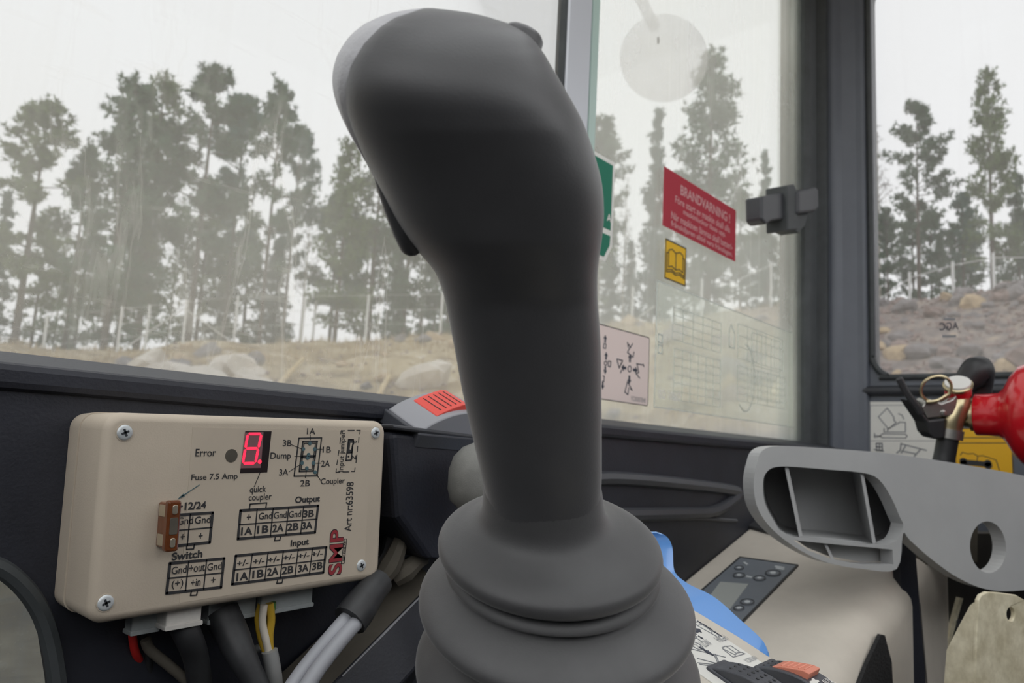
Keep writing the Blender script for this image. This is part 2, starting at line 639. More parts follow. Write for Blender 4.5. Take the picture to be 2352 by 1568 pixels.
# meeting bar between the two panes
mb = MB()
mb.loft([[(x, y, z) for x, y in ((.552, Y1 - .001), (.554, Y1 - .004), (.590, Y1 - .004), (.592, Y1 - .001), (.592, Y1 + .006), (.552, Y1 + .006))] for z in (.77, ZT)])
mb.build('meeting_bar', 'window_alu', w1)
mb = MB()
mb.loft([[(x, y, z) for x, y in ((.5925, Y1 - .004), (.604, Y1 - .004), (.604, Y1 + .004), (.5925, Y1 + .004))] for z in (.776, ZT)])
mb.build('pane_edge', 'glass_edge', w2)
mb = MB()
mb.loft([[(x, y, z) for x, y in ((.547, Y1 - .003), (.5515, Y1 - .003), (.5515, Y1 + .006), (.547, Y1 + .006))] for z in (.77, ZT)])
mb.build('gasket', 'seal', w1)
# end frame, gasket strips and the corner pillar
mb = MB()
mb.loft([[(x, y, z) for x, y in ((1.135, Y1 - .001), (1.172, Y1 - .004), (1.172, Y1 + .02), (1.135, Y1 + .02))] for z in (.776, ZT)])
mb.build('gasket', 'chart_film', w2)
mb = MB()
mb.loft([[(x, y, z) for x, y in ((1.170, Y1 - .010), (1.178, Y1 - .016), (1.205, Y1 - .016), (1.212, Y1 - .006), (1.235, Y1 - .006), (1.240, Y1 - .02), (1.252, Y1 - .02), (1.252, Y1 + .03), (1.170, Y1 + .03))] for z in (.75, 1.72)])
structure('trim_4', mb, 'seal', bevel=.001)
mb = MB()
mb.loft([[(x, y, z) for x, y in ((1.252, Y1 + .03), (1.252, .402), (1.262, .392), (1.270, .372), (1.272, .360), (1.295, .356), (1.33, .356), (1.33, Y1 + .03))] for z in (0, 1.72)])
structure('wall_corner', mb, 'pillar_paint', bevel=.004)
# rear wall: panel below, frame with rounded opening, pane
mb = MB()
win = rrect(-.357, .888, .62, 1.58, .035, 6)
mb.poly(FR, [(-.358, 0), (.85, 0), (.85, 1.72), (-.358, 1.72)][::1], -.05, 0, [[(min(max(x, -.3565), .84), y) for x, y in win]])
structure('wall_back', mb, 'pillar_paint')
mb = MB()
mb.tube([FR.p(x, y, .001) for x, y in [(-.3545, 1.58), (-.3545, 1.2), (-.3545, .94)] + rrect(-.3545, .890, .62, 1.58, .035, 6)[21:28] + [(0, .890), (.3, .890), (.62, .890)]], .005, 8, 2)
structure('trim_5', mb, 'seal', smooth=True)
w3 = structure('window_3', MB().poly(FR, [(-.357, .884), (.63, .884), (.63, 1.59), (-.357, 1.59)], -.03, -.026), 'glass_rear')
w3['label'] = 'clear rear pane with rounded corner beside the dark pillar'
mb = MB()                                          # pressed ledge under the rear pane
mb.tube([FR.px(x, y, .004) for x, y in ((1896, 908), (1905, 902), (1930, 899), (2080, 897), (2352, 894), (2700, 890))], .008, 10, 4)
structure('trim_6', mb, 'cab_dark_grey', smooth=True)
FRG = Frame((X2 + .025, 0, 0), (0, -1, 0), (0, 0, 1), (-1, 0, 0))
lettering(w3, FRG, 'AGC', 2180, 749, hgt=.012, width=-.026, m='decal_ink', bold=.02, name='etched_mark')
strokes(w3, FRG, [((2166, 772), (2194, 772)), ((2170, 733), (2192, 733))], .004, 'decal_grey', name='etched_mark')
# operator side of the cab, behind the camera: pillars, door and front panels raised to block light
slab('wall_left', (-.75, -.90, 0), (1.34, -.85, 1.08), 'cab_black')
slab('wall_front', (-.80, -.85, 0), (-.75, .46, .95), 'cab_black')
for i, (x, y) in enumerate(((-.78, -.88), (1.31, -.88), (-.78, .44))):
    slab('trim_%d' % (7 + i), (x - .03, y - .03, 0), (x + .03, y + .03, 1.74), 'pillar_paint')
slab('trim_10', (-.75, Y1, ZT - .01), (1.30, Y1 + .05, 1.74), 'pillar_paint')

# ------------------------------------------------------------------ ground and embankment outside
AZ = [-180, -60, 0, 15.4, 22.2, 29.2, 38.3, 48, 58, 64, 68, 73, 77, 79.5, 82, 84, 100, 130, 180]
SL = [.02, .03, .075, .080, .090, .110, .128, .148, .166, .180, .196, .190, .193, .199, .206, .213, .22, .10, .02]
RF = 32.0


def ground_z(x, y):
    r = math.hypot(x, y)
    az = math.degrees(math.atan2(x, y))
    s = float(np.interp(az, AZ, SL))
    t = min(max((r - 9) / (RF - 9), 0), 1)
    t = t * t * (3 - 2 * t) * .5 + t * .5
    crest = .75 + s * RF
    z = -1.0 + (crest + 1.0) * t
    if r > RF:
        z += (r - RF) * .015
    amp = .32 * min(max((r - 10) / 8, 0), 1) * (1 if r < RF else .5)
    z += amp * (noise.noise(V((x * .45, y * .45, 0))) + .5 * noise.noise(V((x * 1.3, y * 1.3, 4))))
    return z


azs = np.concatenate([np.arange(-180, 5, 6), np.arange(5, 95, .6), np.arange(95, 181, 6)])
rs = np.concatenate([np.array([2.2, 5, 8]), np.arange(10, 36, .45), np.arange(37, 70, 4), [90, 140, 240]])
gv, gf = [], []
for r in rs:
    for a in azs:
        x, y = r * math.sin(math.radians(a)), r * math.cos(math.radians(a))
        gv.append((x, y, ground_z(x, y)))
n = len(azs)
for i in range(len(rs) - 1):
    for j in range(n - 1):
        gf.append((i * n + j, i * n + j + 1, (i + 1) * n + j + 1, (i + 1) * n + j))
m = bpy.data.materials.new('ground_mix')
m.use_nodes = True
nt = m.node_tree
bs = nt.nodes['Principled BSDF']
bs.inputs['Roughness'].default_value = .95
bs.inputs['Specular IOR Level'].default_value = .1
tc = nt.nodes.new('ShaderNodeTexCoord')


def ramp(scale, cols, det=8):
    nz = nt.nodes.new('ShaderNodeTexNoise')
    nz.inputs['Scale'].default_value = scale
    nz.inputs['Detail'].default_value = det
    nz.inputs['Roughness'].default_value = .7
    nt.links.new(tc.outputs['Object'], nz.inputs['Vector'])
    cr = nt.nodes.new('ShaderNodeValToRGB')
    e = cr.color_ramp.elements
    e[0].position, e[0].color = cols[0][0], lin(cols[0][1])
    e[1].position, e[1].color = cols[-1][0], lin(cols[-1][1])
    for p, c in cols[1:-1]:
        k = e.new(p)
        k.color = lin(c)
    nt.links.new(nz.outputs['Fac'], cr.inputs['Fac'])
    return cr.outputs['Color']


grass = ramp(.9, [(.3, (112, 98, 82)), (.45, (160, 142, 112)), (.56, (190, 174, 142)), (.72, (220, 214, 204))])
stone = ramp(2.2, [(.3, (92, 84, 84)), (.48, (138, 128, 124)), (.6, (160, 148, 138)), (.74, (206, 184, 152))])
att = nt.nodes.new('ShaderNodeAttribute')
att.attribute_name = 'rockiness'
mix = nt.nodes.new('ShaderNodeMix')
mix.data_type = 'RGBA'
nt.links.new(att.outputs['Fac'], mix.inputs[0])
nt.links.new(grass, mix.inputs[6])
nt.links.new(stone, mix.inputs[7])
nt.links.new(mix.outputs[2], bs.inputs['Base Color'])
me = bpy.data.meshes.new('ground')
me.from_pydata(gv, [], gf)
ra = me.attributes.new('rockiness', 'FLOAT', 'POINT')
vals = []
for x, y, z in gv:
    az = math.degrees(math.atan2(x, y))
    r = math.hypot(x, y)
    vals.append(min(1, max(0, (az - 60) / 12)) * (1 if r < RF + 1 else .2))
ra.data.foreach_set('value', vals)
me.materials.append(m)
me.shade_smooth()
g = bpy.data.objects.new('ground', me)
COL.objects.link(g)
g['kind'] = 'structure'


def spot(px, py, r):
    """Ground point at horizontal range r under image column px."""
    d = ray(px, py)
    k = r / math.hypot(d.x, d.y)
    p = CAM + d * k
    return V((p.x, p.y, ground_z(p.x, p.y))), p.z


# ------------------------------------------------------------------ trees beyond the fence
def tree_meshes(kind, seed):
    """Unit tree about 12 m tall: trunk mesh and foliage mesh."""
    rg = np.random.default_rng(seed)
    H = 12.0
    tb = MB()
    lean = rg.normal(0, .25, 2)
    tp = [V((lean[0] * (t ** 2) * .6, lean[1] * (t ** 2) * .6, H * t - .4)) for t in np.linspace(0, 1, 7)]
    r0 = {'pine': .15, 'bushy': .16, 'spruce': .13, 'birch': .09}[kind]
    tb.tube(tp, [r0, r0 * .85, r0 * .7, r0 * .5, r0 * .3, .02], 6, 2)
    cs, ls = [], []
    nb = {'pine': 46, 'bushy': 74, 'spruce': 110, 'birch': 42}[kind]
    for i in range(nb):
        t = {'pine': .30 + .70 * rg.random() ** .75, 'bushy': .10 + .9 * rg.random() ** .85,
             'spruce': .06 + .94 * rg.random(), 'birch': .3 + .7 * rg.random()}[kind]
        if kind == 'pine':
            L = (.5 + 2.0 * math.sin(min(1, (1 - t) / .62) * math.pi * .62)) * (.55 + .6 * rg.random())
            el = .45 * t + rg.normal(0, .15)
            if t < .5: L *= .7
        elif kind == 'bushy':
            L = (.4 + 2.2 * (1 - t) ** .7) * (.6 + .5 * rg.random())
            el = .35 * t + rg.normal(0, .15)
        elif kind == 'spruce':
            L = (.15 + 1.9 * (1 - t)) * (.75 + .35 * rg.random())
            el = -.15 + .4 * t + rg.normal(0, .08)
        else:
            L = (.4 + 1.3 * (1 - t)) * (.6 + .6 * rg.random())
            el = .8
        a = rg.random() * 2 * math.pi
        base = V((lean[0] * t * t * .6, lean[1] * t * t * .6, H * t - .4))
        d = V((math.cos(a) * math.cos(el), math.sin(a) * math.cos(el), math.sin(el)))
        tip = base + d * L
        tb.tube([base, (base + tip) / 2 + V((0, 0, -.06 * L)), tip], [.035, .02, .008], 3, 1)
        k = {'pine': 27, 'bushy': 22, 'spruce': 20, 'birch': 7}[kind]
        k = int(k * (.5 + .35 * L))
        for j in range(k):
            s = (.35 if kind != 'spruce' else .12) + .7 * rg.random()
            c = base + d * (L * min(s, 1.05)) + V(rg.normal(0, .13 if kind != 'bushy' else .18, 3))
            if kind == 'spruce':
                c.z -= .12 * rg.random()
            cs.append(c); ls.append((.26 if kind != 'birch' else .3) * (.7 + .6 * rg.random()))
    cs = np.array([tuple(c) for c in cs]); ls = np.array(ls)
    nbl = 9 if kind != 'birch' else 4
    wd = .042 if kind != 'birch' else .012
    c = np.repeat(cs, nbl, 0); l = np.repeat(ls, nbl)
    d = rg.normal(0, 1, c.shape); d[:, 2] += .4
    d /= np.linalg.norm(d, axis=1)[:, None]
    q = np.cross(d, rg.normal(0, 1, c.shape)); q /= np.linalg.norm(q, axis=1)[:, None]
    w = (wd * (.6 + .8 * rg.random(len(c))))[:, None]
    verts = np.stack([c - q * w, c + q * w, c + d * l[:, None]], 1).reshape(-1, 3)
    return tb, verts


def tri_mesh(name, verts, m):
    me = bpy.data.meshes.new(name)
    n = len(verts)
    me.vertices.add(n); me.loops.add(n); me.polygons.add(n // 3)
    me.vertices.foreach_set('co', verts.astype(np.float32).ravel())
    me.loops.foreach_set('vertex_index', np.arange(n, dtype=np.int32))
    me.polygons.foreach_set('loop_start', np.arange(0, n, 3, dtype=np.int32))
    me.update(calc_edges=True)
    me.materials.append(MATS[m])
    return me


VAR = []
for kind, seed, fm, bm_ in (('pine', 1, 'needles_dark', 'bark_pine'), ('pine', 2, 'needles_blue', 'bark_pine'), ('pine', 3, 'needles_olive', 'bark_pine'),
                            ('bushy', 4, 'needles_dark', 'bark_pine'), ('bushy', 5, 'needles_olive', 'bark_pine'), ('spruce', 6, 'needles_blue', 'bark_pine'),
                            ('birch', 7, 'twigs', 'bark_birch'), ('pine', 8, 'needles_dark', 'bark_pine')):
    tb, fv = tree_meshes(kind, seed)
    tm = bpy.data.meshes.new('trunk')
    tm.from_pydata([tuple(v) for v in tb.v], [], tb.f)
    tm.materials.append(MATS[bm_])
    VAR.append((kind, tm, tri_mesh('foliage', fv, fm)))


def tree(px, top, rng_, var, wide, label, group=None):
    g0, _ = spot(px, 700, rng_)
    _, zt = spot(px, top, rng_)
    h = (zt - g0.z)
    kind, tm, fm = VAR[var]
    if group:
        k2 = {'pine': 'pine', 'bushy': 'bushy pine', 'spruce': 'spruce', 'birch': 'bare birch'}[kind]
        label = k2 + ' ' + label; group = k2 + ' ' + group
    nm = {'pine': 'pine_tree', 'bushy': 'pine_tree', 'spruce': 'spruce_tree', 'birch': 'birch_tree'}[kind]
    o = thing(nm, g0, label, 'tree', group)
    o.rotation_euler.z = random.uniform(0, 6.28)
    s = h / 11.7
    o.scale = (s * wide, s * wide, s)
    for nme, mesh in (('trunk', tm), ('foliage', fm)):
        c = bpy.data.objects.new(nme, mesh)
        COL.objects.link(c)
        c.parent = o
    return o


T = [
    (45, 215, 36, 2, 1.15, 'grey-green pine at the far left edge of the left pane'),
    (250, 172, 35, 3, 1.0, 'tall dark bushy pine with rounded top, second from left in left pane'),
    (325, 165, 38, 4, .9, 'tall pine with twin rounded tops right of the darkest left pine'),
    (440, 158, 36, 7, 1.05, 'tallest broad pine in the middle of the left pane'),
    (520, 215, 41, 1, .8, 'thin pale pine just right of the tallest left pane pine'),
    (603, 195, 34, 0, .75, 'slender pine with small round top ahead of the sky gap'),
    (655, 285, 39, 1, .65, 'small pine with sparse side branches beside the open sky gap'),
    (160, 335, 40, 0, .8, 'shorter pine low between the two left pane groups'),
    (775, 330, 33, 4, .9, 'olive bushy pine left of the joystick head'),
    (850, 300, 35, 3, 1.0, 'dark bushy pine partly behind the joystick head'),
    (930, 330, 37, 3, .9, 'dark pine hidden mostly behind the joystick head'),
    (1000, 420, 38, 0, .8, 'pine just left of the joystick shaft'),
    (1625, 128, 33, 3, .95, 'large pine above the red warning sticker'),
    (1495, 250, 37, 5, .75, 'narrow pine left of the large pine in the sliding pane'),
    (1372, 275, 36, 0, .9, 'pine whose branches show beside the green sign'),
    (1762, 350, 33, 5, .8, 'pale pointed spruce behind the window latch'),
    (1700, 440, 40, 1, .8, 'low pine behind the right end of the red sticker'),
    (1550, 400, 42, 0, .8, 'low pine behind the left end of the red sticker'),
    (1430, 420, 43, 6, .9, 'bare birch with thin twigs in the sliding pane'),
    (2112, 232, 33, 7, .85, 'lone tall pine with bare trunk in the rear pane'),
    (2283, 170, 32, 4, .75, 'tallest pointed pine in the rear pane'),
    (2345, 395, 34, 3, .8, 'pine at the right edge of the rear pane'),
    (2215, 440, 38, 1, .75, 'short pine between the two tall rear pane pines'),
    (2020, 300, 40, 6, 1.2, 'misty bare tree beside the pillar in the rear pane'),
    (2040, 480, 36, 0, .8, 'low pine beside the pillar in the rear pane'),
    (2160, 540, 36, 3, .8, 'low bushy pine behind the rear fence'),
]
for a in T:
    tree(*a)
for i, px in enumerate(range(-60, 1040, 64)):
    tree(px + random.uniform(-18, 18), random.uniform(430, 560), random.uniform(42, 52), random.choice((0, 3, 4, 2, 4, 7, 5, 6)), random.uniform(.8, 1.15),
         'of the background wood the gaps behind the left pane fence', 'background trees behind the left fence')
for i, px in enumerate(range(1345, 1830, 60)):
    tree(px + random.uniform(-18, 18), random.uniform(480, 580), random.uniform(42, 50), random.choice((0, 1, 3, 5)), random.uniform(.8, 1.1),
         'of the background wood behind the sliding pane', 'background trees behind the sliding pane')
for i, px in enumerate(range(1985, 2400, 52)):
    tree(px + random.uniform(-18, 18), random.uniform(470, 570), random.uniform(38, 46), random.choice((0, 3, 1, 3)), random.uniform(.8, 1.1),
         'of the background wood behind the rear fence', 'background trees behind the rear fence')
for i, px in enumerate(list(range(1050, 1345, 48)) + list(range(1850, 1985, 50))):
    tree(px + random.uniform(-12, 12), random.uniform(300, 520), random.uniform(35, 48), random.choice((0, 1, 3, 4, 7)), random.uniform(.8, 1.05),
         'of the background wood behind the joystick and pillar', 'background trees behind the joystick and pillar')
for i, px in enumerate(list(range(-700, -80, 110)) + list(range(2440, 3000, 110))):
    tree(px, random.uniform(250, 420), random.uniform(35, 46), random.choice((0, 1, 3, 7)), 1.0,
         'standing beyond the edges of the view', 'trees beyond the frame edges')


# ------------------------------------------------------------------ fences
def post(parent, xb, yt, r, m='fence_metal', rad=.05):
    b, _ = spot(xb, 780, r)
    _, zt = spot(xb, yt, r)
    mb = MB()
    mb.tube([b - V((0, 0, .4)), V((b.x, b.y, zt))], rad, 8, 1)
    return mb.build('post', m, parent, smooth=True)


def brace(parent, a, b, r, rad=.022, name='brace'):
    pts = []
    for (px, py) in (a, b):
        _, z = spot(px, py, r)
        g0, _ = spot(px, py, r)
        pts.append(V((g0.x, g0.y, z)))
    mb = MB()
    mb.tube(pts, rad, 6, 1)
    return mb.build(name, 'fence_metal', parent, smooth=True)


f1 = thing('fence', spot(420, 780, 31)[0], 'pale grey post fence with diagonal braces seen through the left pane', 'fence')
for xb, yt in ((102, 724), (272, 703), (335, 699), (420, 687), (537, 678), (692, 685), (718, 690), (839, 676), (1010, 672)):
    post(f1, xb, yt, 31 if xb != 718 else 33)
brace(f1, (285, 800), (423, 708), 31)
brace(f1, (424, 708), (530, 784), 31)
for dy in (0, 34, 66):
    brace(f1, (102, 728 + dy), (537, 682 + dy), 31, .006, 'wire')
    brace(f1, (537, 682 + dy), (1010, 676 + dy), 31, .006, 'wire')
f2 = thing('fence', spot(1450, 740, 31)[0], 'pale fence posts with a brace seen through the sliding pane', 'fence')
post(f2, 1450, 658, 31); post(f2, 1770, 604, 31); post(f2, 1610, 640, 31)
brace(f2, (1452, 740), (1504, 702), 31)
brace(f2, (1700, 640), (1768, 610), 31, .015, 'wire')
f3 = thing('fence', spot(2193, 680, 31)[0], 'pale fence with sagging top wire seen through the rear pane', 'fence')
for xb, yt in ((2092, 625), (2193, 600), (2288, 580), (2385, 580)):
    post(f3, xb, yt, 31)
for a, b in (((2021, 686), (2092, 637)), ((2092, 637), (2193, 608)), ((2193, 608), (2288, 591)), ((2288, 591), (2385, 591))):
    brace(f3, a, b, 31, .016, 'wire')

# ------------------------------------------------------------------ rocks and fallen wood on the bank
ROCK = []
for s in range(7):
    bm = bmesh.new()
    bmesh.ops.create_icosphere(bm, subdivisions=2, radius=1)
    o3 = V((s * 7.3, s * 3.1, s))
    for v in bm.verts:
        k = 1 + .55 * noise.noise(v.co * 1.1 + o3) + .2 * noise.noise(v.co * 2.6 + o3)
        v.co = V((v.co.x * k * 1.25, v.co.y * k, v.co.z * k * .75))
    me = bpy.data.meshes.new('rock')
    bm.to_mesh(me); bm.free()
    me.materials.append(MATS[('rock_grey', 'rock_pink', 'rock_grey', 'rock_ochre', 'rock_pink', 'rock_ochre', 'rock_grey')[s]])
    ROCK.append(me)


def rock(px, r, size, k, label, group):
    p, _ = spot(px, 780, r)
    o = bpy.data.objects.new('rock', ROCK[k])
    COL.objects.link(o)
    o.location = p + V((0, 0, size * .25))
    o.scale = (size, size, size)
    o.rotation_euler = (random.uniform(-.5, .5), random.uniform(-.5, .5), random.uniform(0, 6.28))
    if group:
        sz = 'small' if size < .18 else ('medium' if size < .3 else 'large')
        label = sz + ' ' + ('grey', 'pinkish', 'grey', 'ochre', 'pinkish', 'ochre', 'grey')[k] + ' ' + label
        group = sz + ' ' + ('grey', 'pinkish', 'grey', 'ochre', 'pinkish', 'ochre', 'grey')[k] + ' ' + group
    return tag(o, label, 'rock', group)


for i in range(90):
    rock(random.uniform(1960, 2420), random.uniform(17, 31), random.choice((.12, .16, .2, .26, .34)), random.choice((0, 1, 2, 3, 4, 6)),
         'rock in the rubble bank seen through the rear pane', 'rubble rocks behind the rear pane')
rock(2235, 27, .36, 5, 'largest ochre boulder near the top of the rear pane rubble bank', None)
rock(2060, 22, .30, 5, 'ochre boulder low in the rear pane rubble near the pillar', None)
for i in range(30):
    rock(random.uniform(1400, 1830), random.uniform(16, 30), random.choice((.12, .18, .25, .35)), random.choice((0, 1, 3, 5, 6)),
         'rock on the bank seen through the sliding pane', 'bank rocks behind the sliding pane')
for i in range(42):
    rock(random.uniform(250, 1060), random.uniform(15, 29), random.choice((.1, .16, .24, .34)), random.choice((0, 3, 5, 3, 6)),
         'rock on the dry grass bank seen through the left pane', 'bank rocks behind the left pane')
PALE = ROCK[0].copy(); PALE.materials.clear(); PALE.materials.append(MATS['rock_pale'])
for px_, r_, s_, lab in ((350, 24, .55, 'pale boulder at the left end of the left pane bank'), (430, 22, .70, 'broad pale boulder beneath the braced fence posts'), (505, 20.5, .60, 'pale boulder low on the bank under the leaning brace'),
                         (560, 23, .62, 'pale boulder right of the braced fence posts'), (590, 20, .45, 'small pale boulder near the sill under the fence'), (985, 21, .6, 'pale boulder on the bank beside the joystick shaft')):
    o = rock(px_, r_, s_, 0, lab, None)
    o.data = PALE
# dry grass on the bank, blades beyond counting
gb = []
for i in range(15000):
    r_ = random.uniform(17, 32.5)
    p, _ = spot(random.uniform(-40, 1850), 780, r_)
    if noise.noise(V((p.x * .35, p.y * .35, 2))) < -.05: continue
    a = random.uniform(0, 6.28); h_ = random.uniform(.10, .34); w_ = random.uniform(.008, .02)
    d_ = V((math.cos(a), math.sin(a), 0)); q_ = V((-d_.y, d_.x, 0))
    gb += [tuple(p - q_ * w_), tuple(p + q_ * w_), tuple(p + d_ * h_ * random.uniform(.1, .7) + V((0, 0, h_)))]
o = bpy.data.objects.new('dry_grass', tri_mesh('dry_grass', np.array(gb), 'dry_grass')); COL.objects.link(o)
tag(o, 'dry tan grass covering the bank below the fences', 'grass', kind='stuff')
# loose small stones, too many to count
sv, sf = [], []
bm = bmesh.new(); bmesh.ops.create_icosphere(bm, subdivisions=1, radius=1)
bv = [v.co.copy() for v in bm.verts]; bf = [tuple(v.index for v in f.verts) for f in bm.faces]; bm.free()
for i in range(2600):
    p, _ = spot(random.uniform(1850, 2450) if i % 4 else random.uniform(300, 1830), 780, random.uniform(13, 31.5))
    s = random.uniform(.03, .11)
    k = len(sv)
    e = Matrix.Rotation(random.uniform(0, 6), 3, V((random.random(), random.random(), random.random() + .1)).normalized())
    sc = V((random.uniform(.6, 1.5), random.uniform(.6, 1.3), random.uniform(.4, .9)))
    sv += [tuple(p + e @ V((v.x * sc.x, v.y * sc.y, v.z * sc.z)) * s) for v in bv]
    sf += [tuple(a + k for a in f) for f in bf]
me = bpy.data.meshes.new('gravel')
me.from_pydata(sv, [], sf)
me.materials.append(MATS['rock_pink'])
o = bpy.data.objects.new('gravel', me); COL.objects.link(o)
tag(o, 'loose grey-pink gravel scattered over the outside bank', 'gravel', kind='stuff')
for (pa, ra, pb, rb, rad, lab) in ((950, 17, 1075, 19, .10, 'pale fallen log beside the joystick shaft in the left pane'),
                                   (868, 19, 900, 22, .09, 'short pale stick pointing up the dry bank'),
                                   (640, 21, 700, 24, .08, 'bleached branch on the left pane bank'),
                                   (1775, 18, 1815, 20, .14, 'pale log at the right end of the sliding pane')):
    a, _ = spot(pa, 780, ra); b, _ = spot(pb, 780, rb)
    mb = MB(); mb.tube([a + V((0, 0, .12)), (a + b) / 2 + V((0, 0, .2)), b + V((0, 0, .25))], [rad, rad * .9, rad * .7], 8, 3)
    tag(mb.build('log', 'log_pale', smooth=True), lab, 'log')

# pale round see-through disc with an arm beyond the sliding pane
FM = Frame(at(1525, 133, 1.35), RM @ V((1, 0, 0)), RM @ V((0, -1, 0)), RM @ V((0, 0, -1)))
mr = thing('round_disc', FM.p(0, -.08, 0), 'pale round see-through disc on an arm above the red sticker', 'mirror')
MB().lathe(FM.p(0, 0, -.03), FM.n, [(0, .05), (.012, .07), (.024, .0765), (.03, .0775), (.032, .076)], 48).build('shell', 'disc_shell', mr, smooth=True)
MB().tube([FM.p(-.012, .06, -.02), FM.p(-.035, .115, -.03), FM.p(-.10, .24, -.02), FM.p(-.14, .40, .0)], .010, 10, 4).build('arm', 'disc_shell', mr, smooth=True)
MB().rbox(FM, -.0125, -.0085, .024, .036, .002, .003, .001, .0005).build('scratch', 'decal_ink', mr)

# ------------------------------------------------------------------ stickers on the sliding pane
FS = Frame((0, Y1 + .0012, 0), (1, 0, 0), (0, 0, 1), (0, -1, 0))


def sticker(fr, name, u0, u1, v0, v1, r, m, label, cat='sticker', border=None, bw=.0012, t=.0005):
    mb = MB()
    mb.poly(fr, rrect(u0, v0, u1, v1, r, 4), 0, t)
    o = tag(mb.build(name, m), label, cat)
    if border:
        mb = MB()
        mb.poly(fr, rrect(u0, v0, u1, v1, r, 4), t, t + .0002, [rrect(u0 + bw, v0 + bw, u1 - bw, v1 - bw, max(r - bw, .0003), 4)])
        mb.build('border', border, o)
    return o


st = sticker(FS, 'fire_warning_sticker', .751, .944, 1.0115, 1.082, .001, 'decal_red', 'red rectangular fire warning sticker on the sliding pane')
lettering(st, FS, 'BRANDVARNING !', 0, 0, hgt=.0125, width=.135, m='decal_pinkwhite', bold=.02, h=.0008, uvpos=(.858, 1.0655))
for i, (s, w) in enumerate((('Före start av maskin skall alla', .148), ('maskinluckor låsas upp.', .115), ('När maskinen lämnas skall batteri-', .165), ('frånskiljaren alltid vara frånslagen.', .165))):
    lettering(st, FS, s, 0, 0, hgt=.0088, width=w, m='decal_pinkwhite', bold=.012, h=.0008, uvpos=(.852 + (.004 if i == 1 else 0), 1.0505 - i * .0108))
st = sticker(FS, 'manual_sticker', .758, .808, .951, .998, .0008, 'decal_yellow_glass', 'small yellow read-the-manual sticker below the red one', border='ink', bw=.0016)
strokes(st, FS, [((.766, .986), (.774, .9885), (.783, .9855), (.792, .989), (.800, .987)), ((.783, .9855), (.783, .966)), ((.766, .986), (.766, .966), (.774, .9685), (.783, .966), (.792, .9685), (.800, .966), (.800, .987)),
                 ((.766, .983), (.762, .982), (.762, .962), (.774, .9645), (.783, .962), (.792, .9645), (.804, .962), (.804, .983), (.800, .984)), ((.762, .962), (.762, .9595), (.774, .962), (.783, .9595), (.792, .962), (.804, .9595), (.804, .962))],
        .0011, 'ink', .0009, px=False)
# white control-pattern sticker
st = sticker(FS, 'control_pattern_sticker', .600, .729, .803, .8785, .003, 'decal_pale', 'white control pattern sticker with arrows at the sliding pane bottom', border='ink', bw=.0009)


def arrow(par, fr, c, d, L, w, h=.0008):
    d = np.array(d, float); d /= np.linalg.norm(d); n = np.array((-d[1], d[0])); c = np.array(c)
    pts = [c - d * L / 2 - n * w * .25, c + d * 0 - n * w * .25, c - n * w * .6, c + d * L / 2, c + n * w * .6, c + n * w * .25, c - d * L / 2 + n * w * .25]
    mb = MB(); mb.poly(fr, [tuple(p) for p in pts], .0004, h); mb.build('arrow', 'decal_ink', par)


c0 = FS.uv(1445, 847)
for d in ((1, 0), (-1, 0), (0, 1), (0, -1)):
    arrow(st, FS, (c0[0] + d[0] * .0115, c0[1] + d[1] * .0115), d, .009, .006)
for px_, py_, d in ((1389, 778, (0, 1)), (1391, 817, (0, 1)), (1389, 850, (0, -1)), (1383, 885, (0, -1))):
    arrow(st, FS, FS.uv(px_, py_), d, .008, .005)
strokes(st, FS, [((1443, 790), (1446, 797), (1440, 809), (1453, 820), (1455, 808)), ((1440, 786), (1442, 797)), ((1452, 789), (1446, 799)),
                 ((1416, 824), (1429, 828), (1421, 845), (1416, 826)), ((1421, 845), (1427, 833)), ((1424, 856), (1427, 849)),
                 ((1461, 835), (1475, 838)), ((1462, 836), (1466, 855), (1460, 858), (1468, 868)), ((1476, 836), (1478, 842)),
                 ((1440, 876), (1434, 900), (1441, 906), (1443, 890)), ((1440, 877), (1451, 896), (1447, 893))], .0011, 'decal_ink', .0008)
strokes(st, FS, [[(1386, 789), (1391, 790), (1390, 800), (1385, 799), (1386, 789)], [(1396, 829), (1402, 830), (1401, 842), (1396, 841), (1396, 829)], [(1384, 863), (1387, 864), (1386, 876), (1383, 875)],
                 [(1390 + 3 * math.cos(a), 834 + 5 * math.sin(a)) for a in np.linspace(0, 6.3, 9)],
                 [(1445 + 4 * math.cos(a), 847 + 7 * math.sin(a)) for a in np.linspace(0, 6.3, 10)]], .0009, 'decal_ink', .0008)
lettering(st, FS, 'YC00007848', 0, 0, hgt=.0050, width=.030, m='decal_grey', h=.0008, uvpos=(.7085, .8088))
# clear load chart film
st = sticker(FS, 'load_chart_film', .742, 1.150, .803, .9455, .006, 'chart_film', 'hazy clear load chart film below the red sticker', t=.0004)
pl = []
u0, u1 = .760, 1.00


def grid(a, b, c, d, nu, nv):
    for i in range(nu + 1):
        x = a + (b - a) * i / nu
        pl.append(((x, c), (x, d)))
    for j in range(nv + 1):
        y = c + (d - c) * j / nv
        pl.append(((a, y), (b, y)))


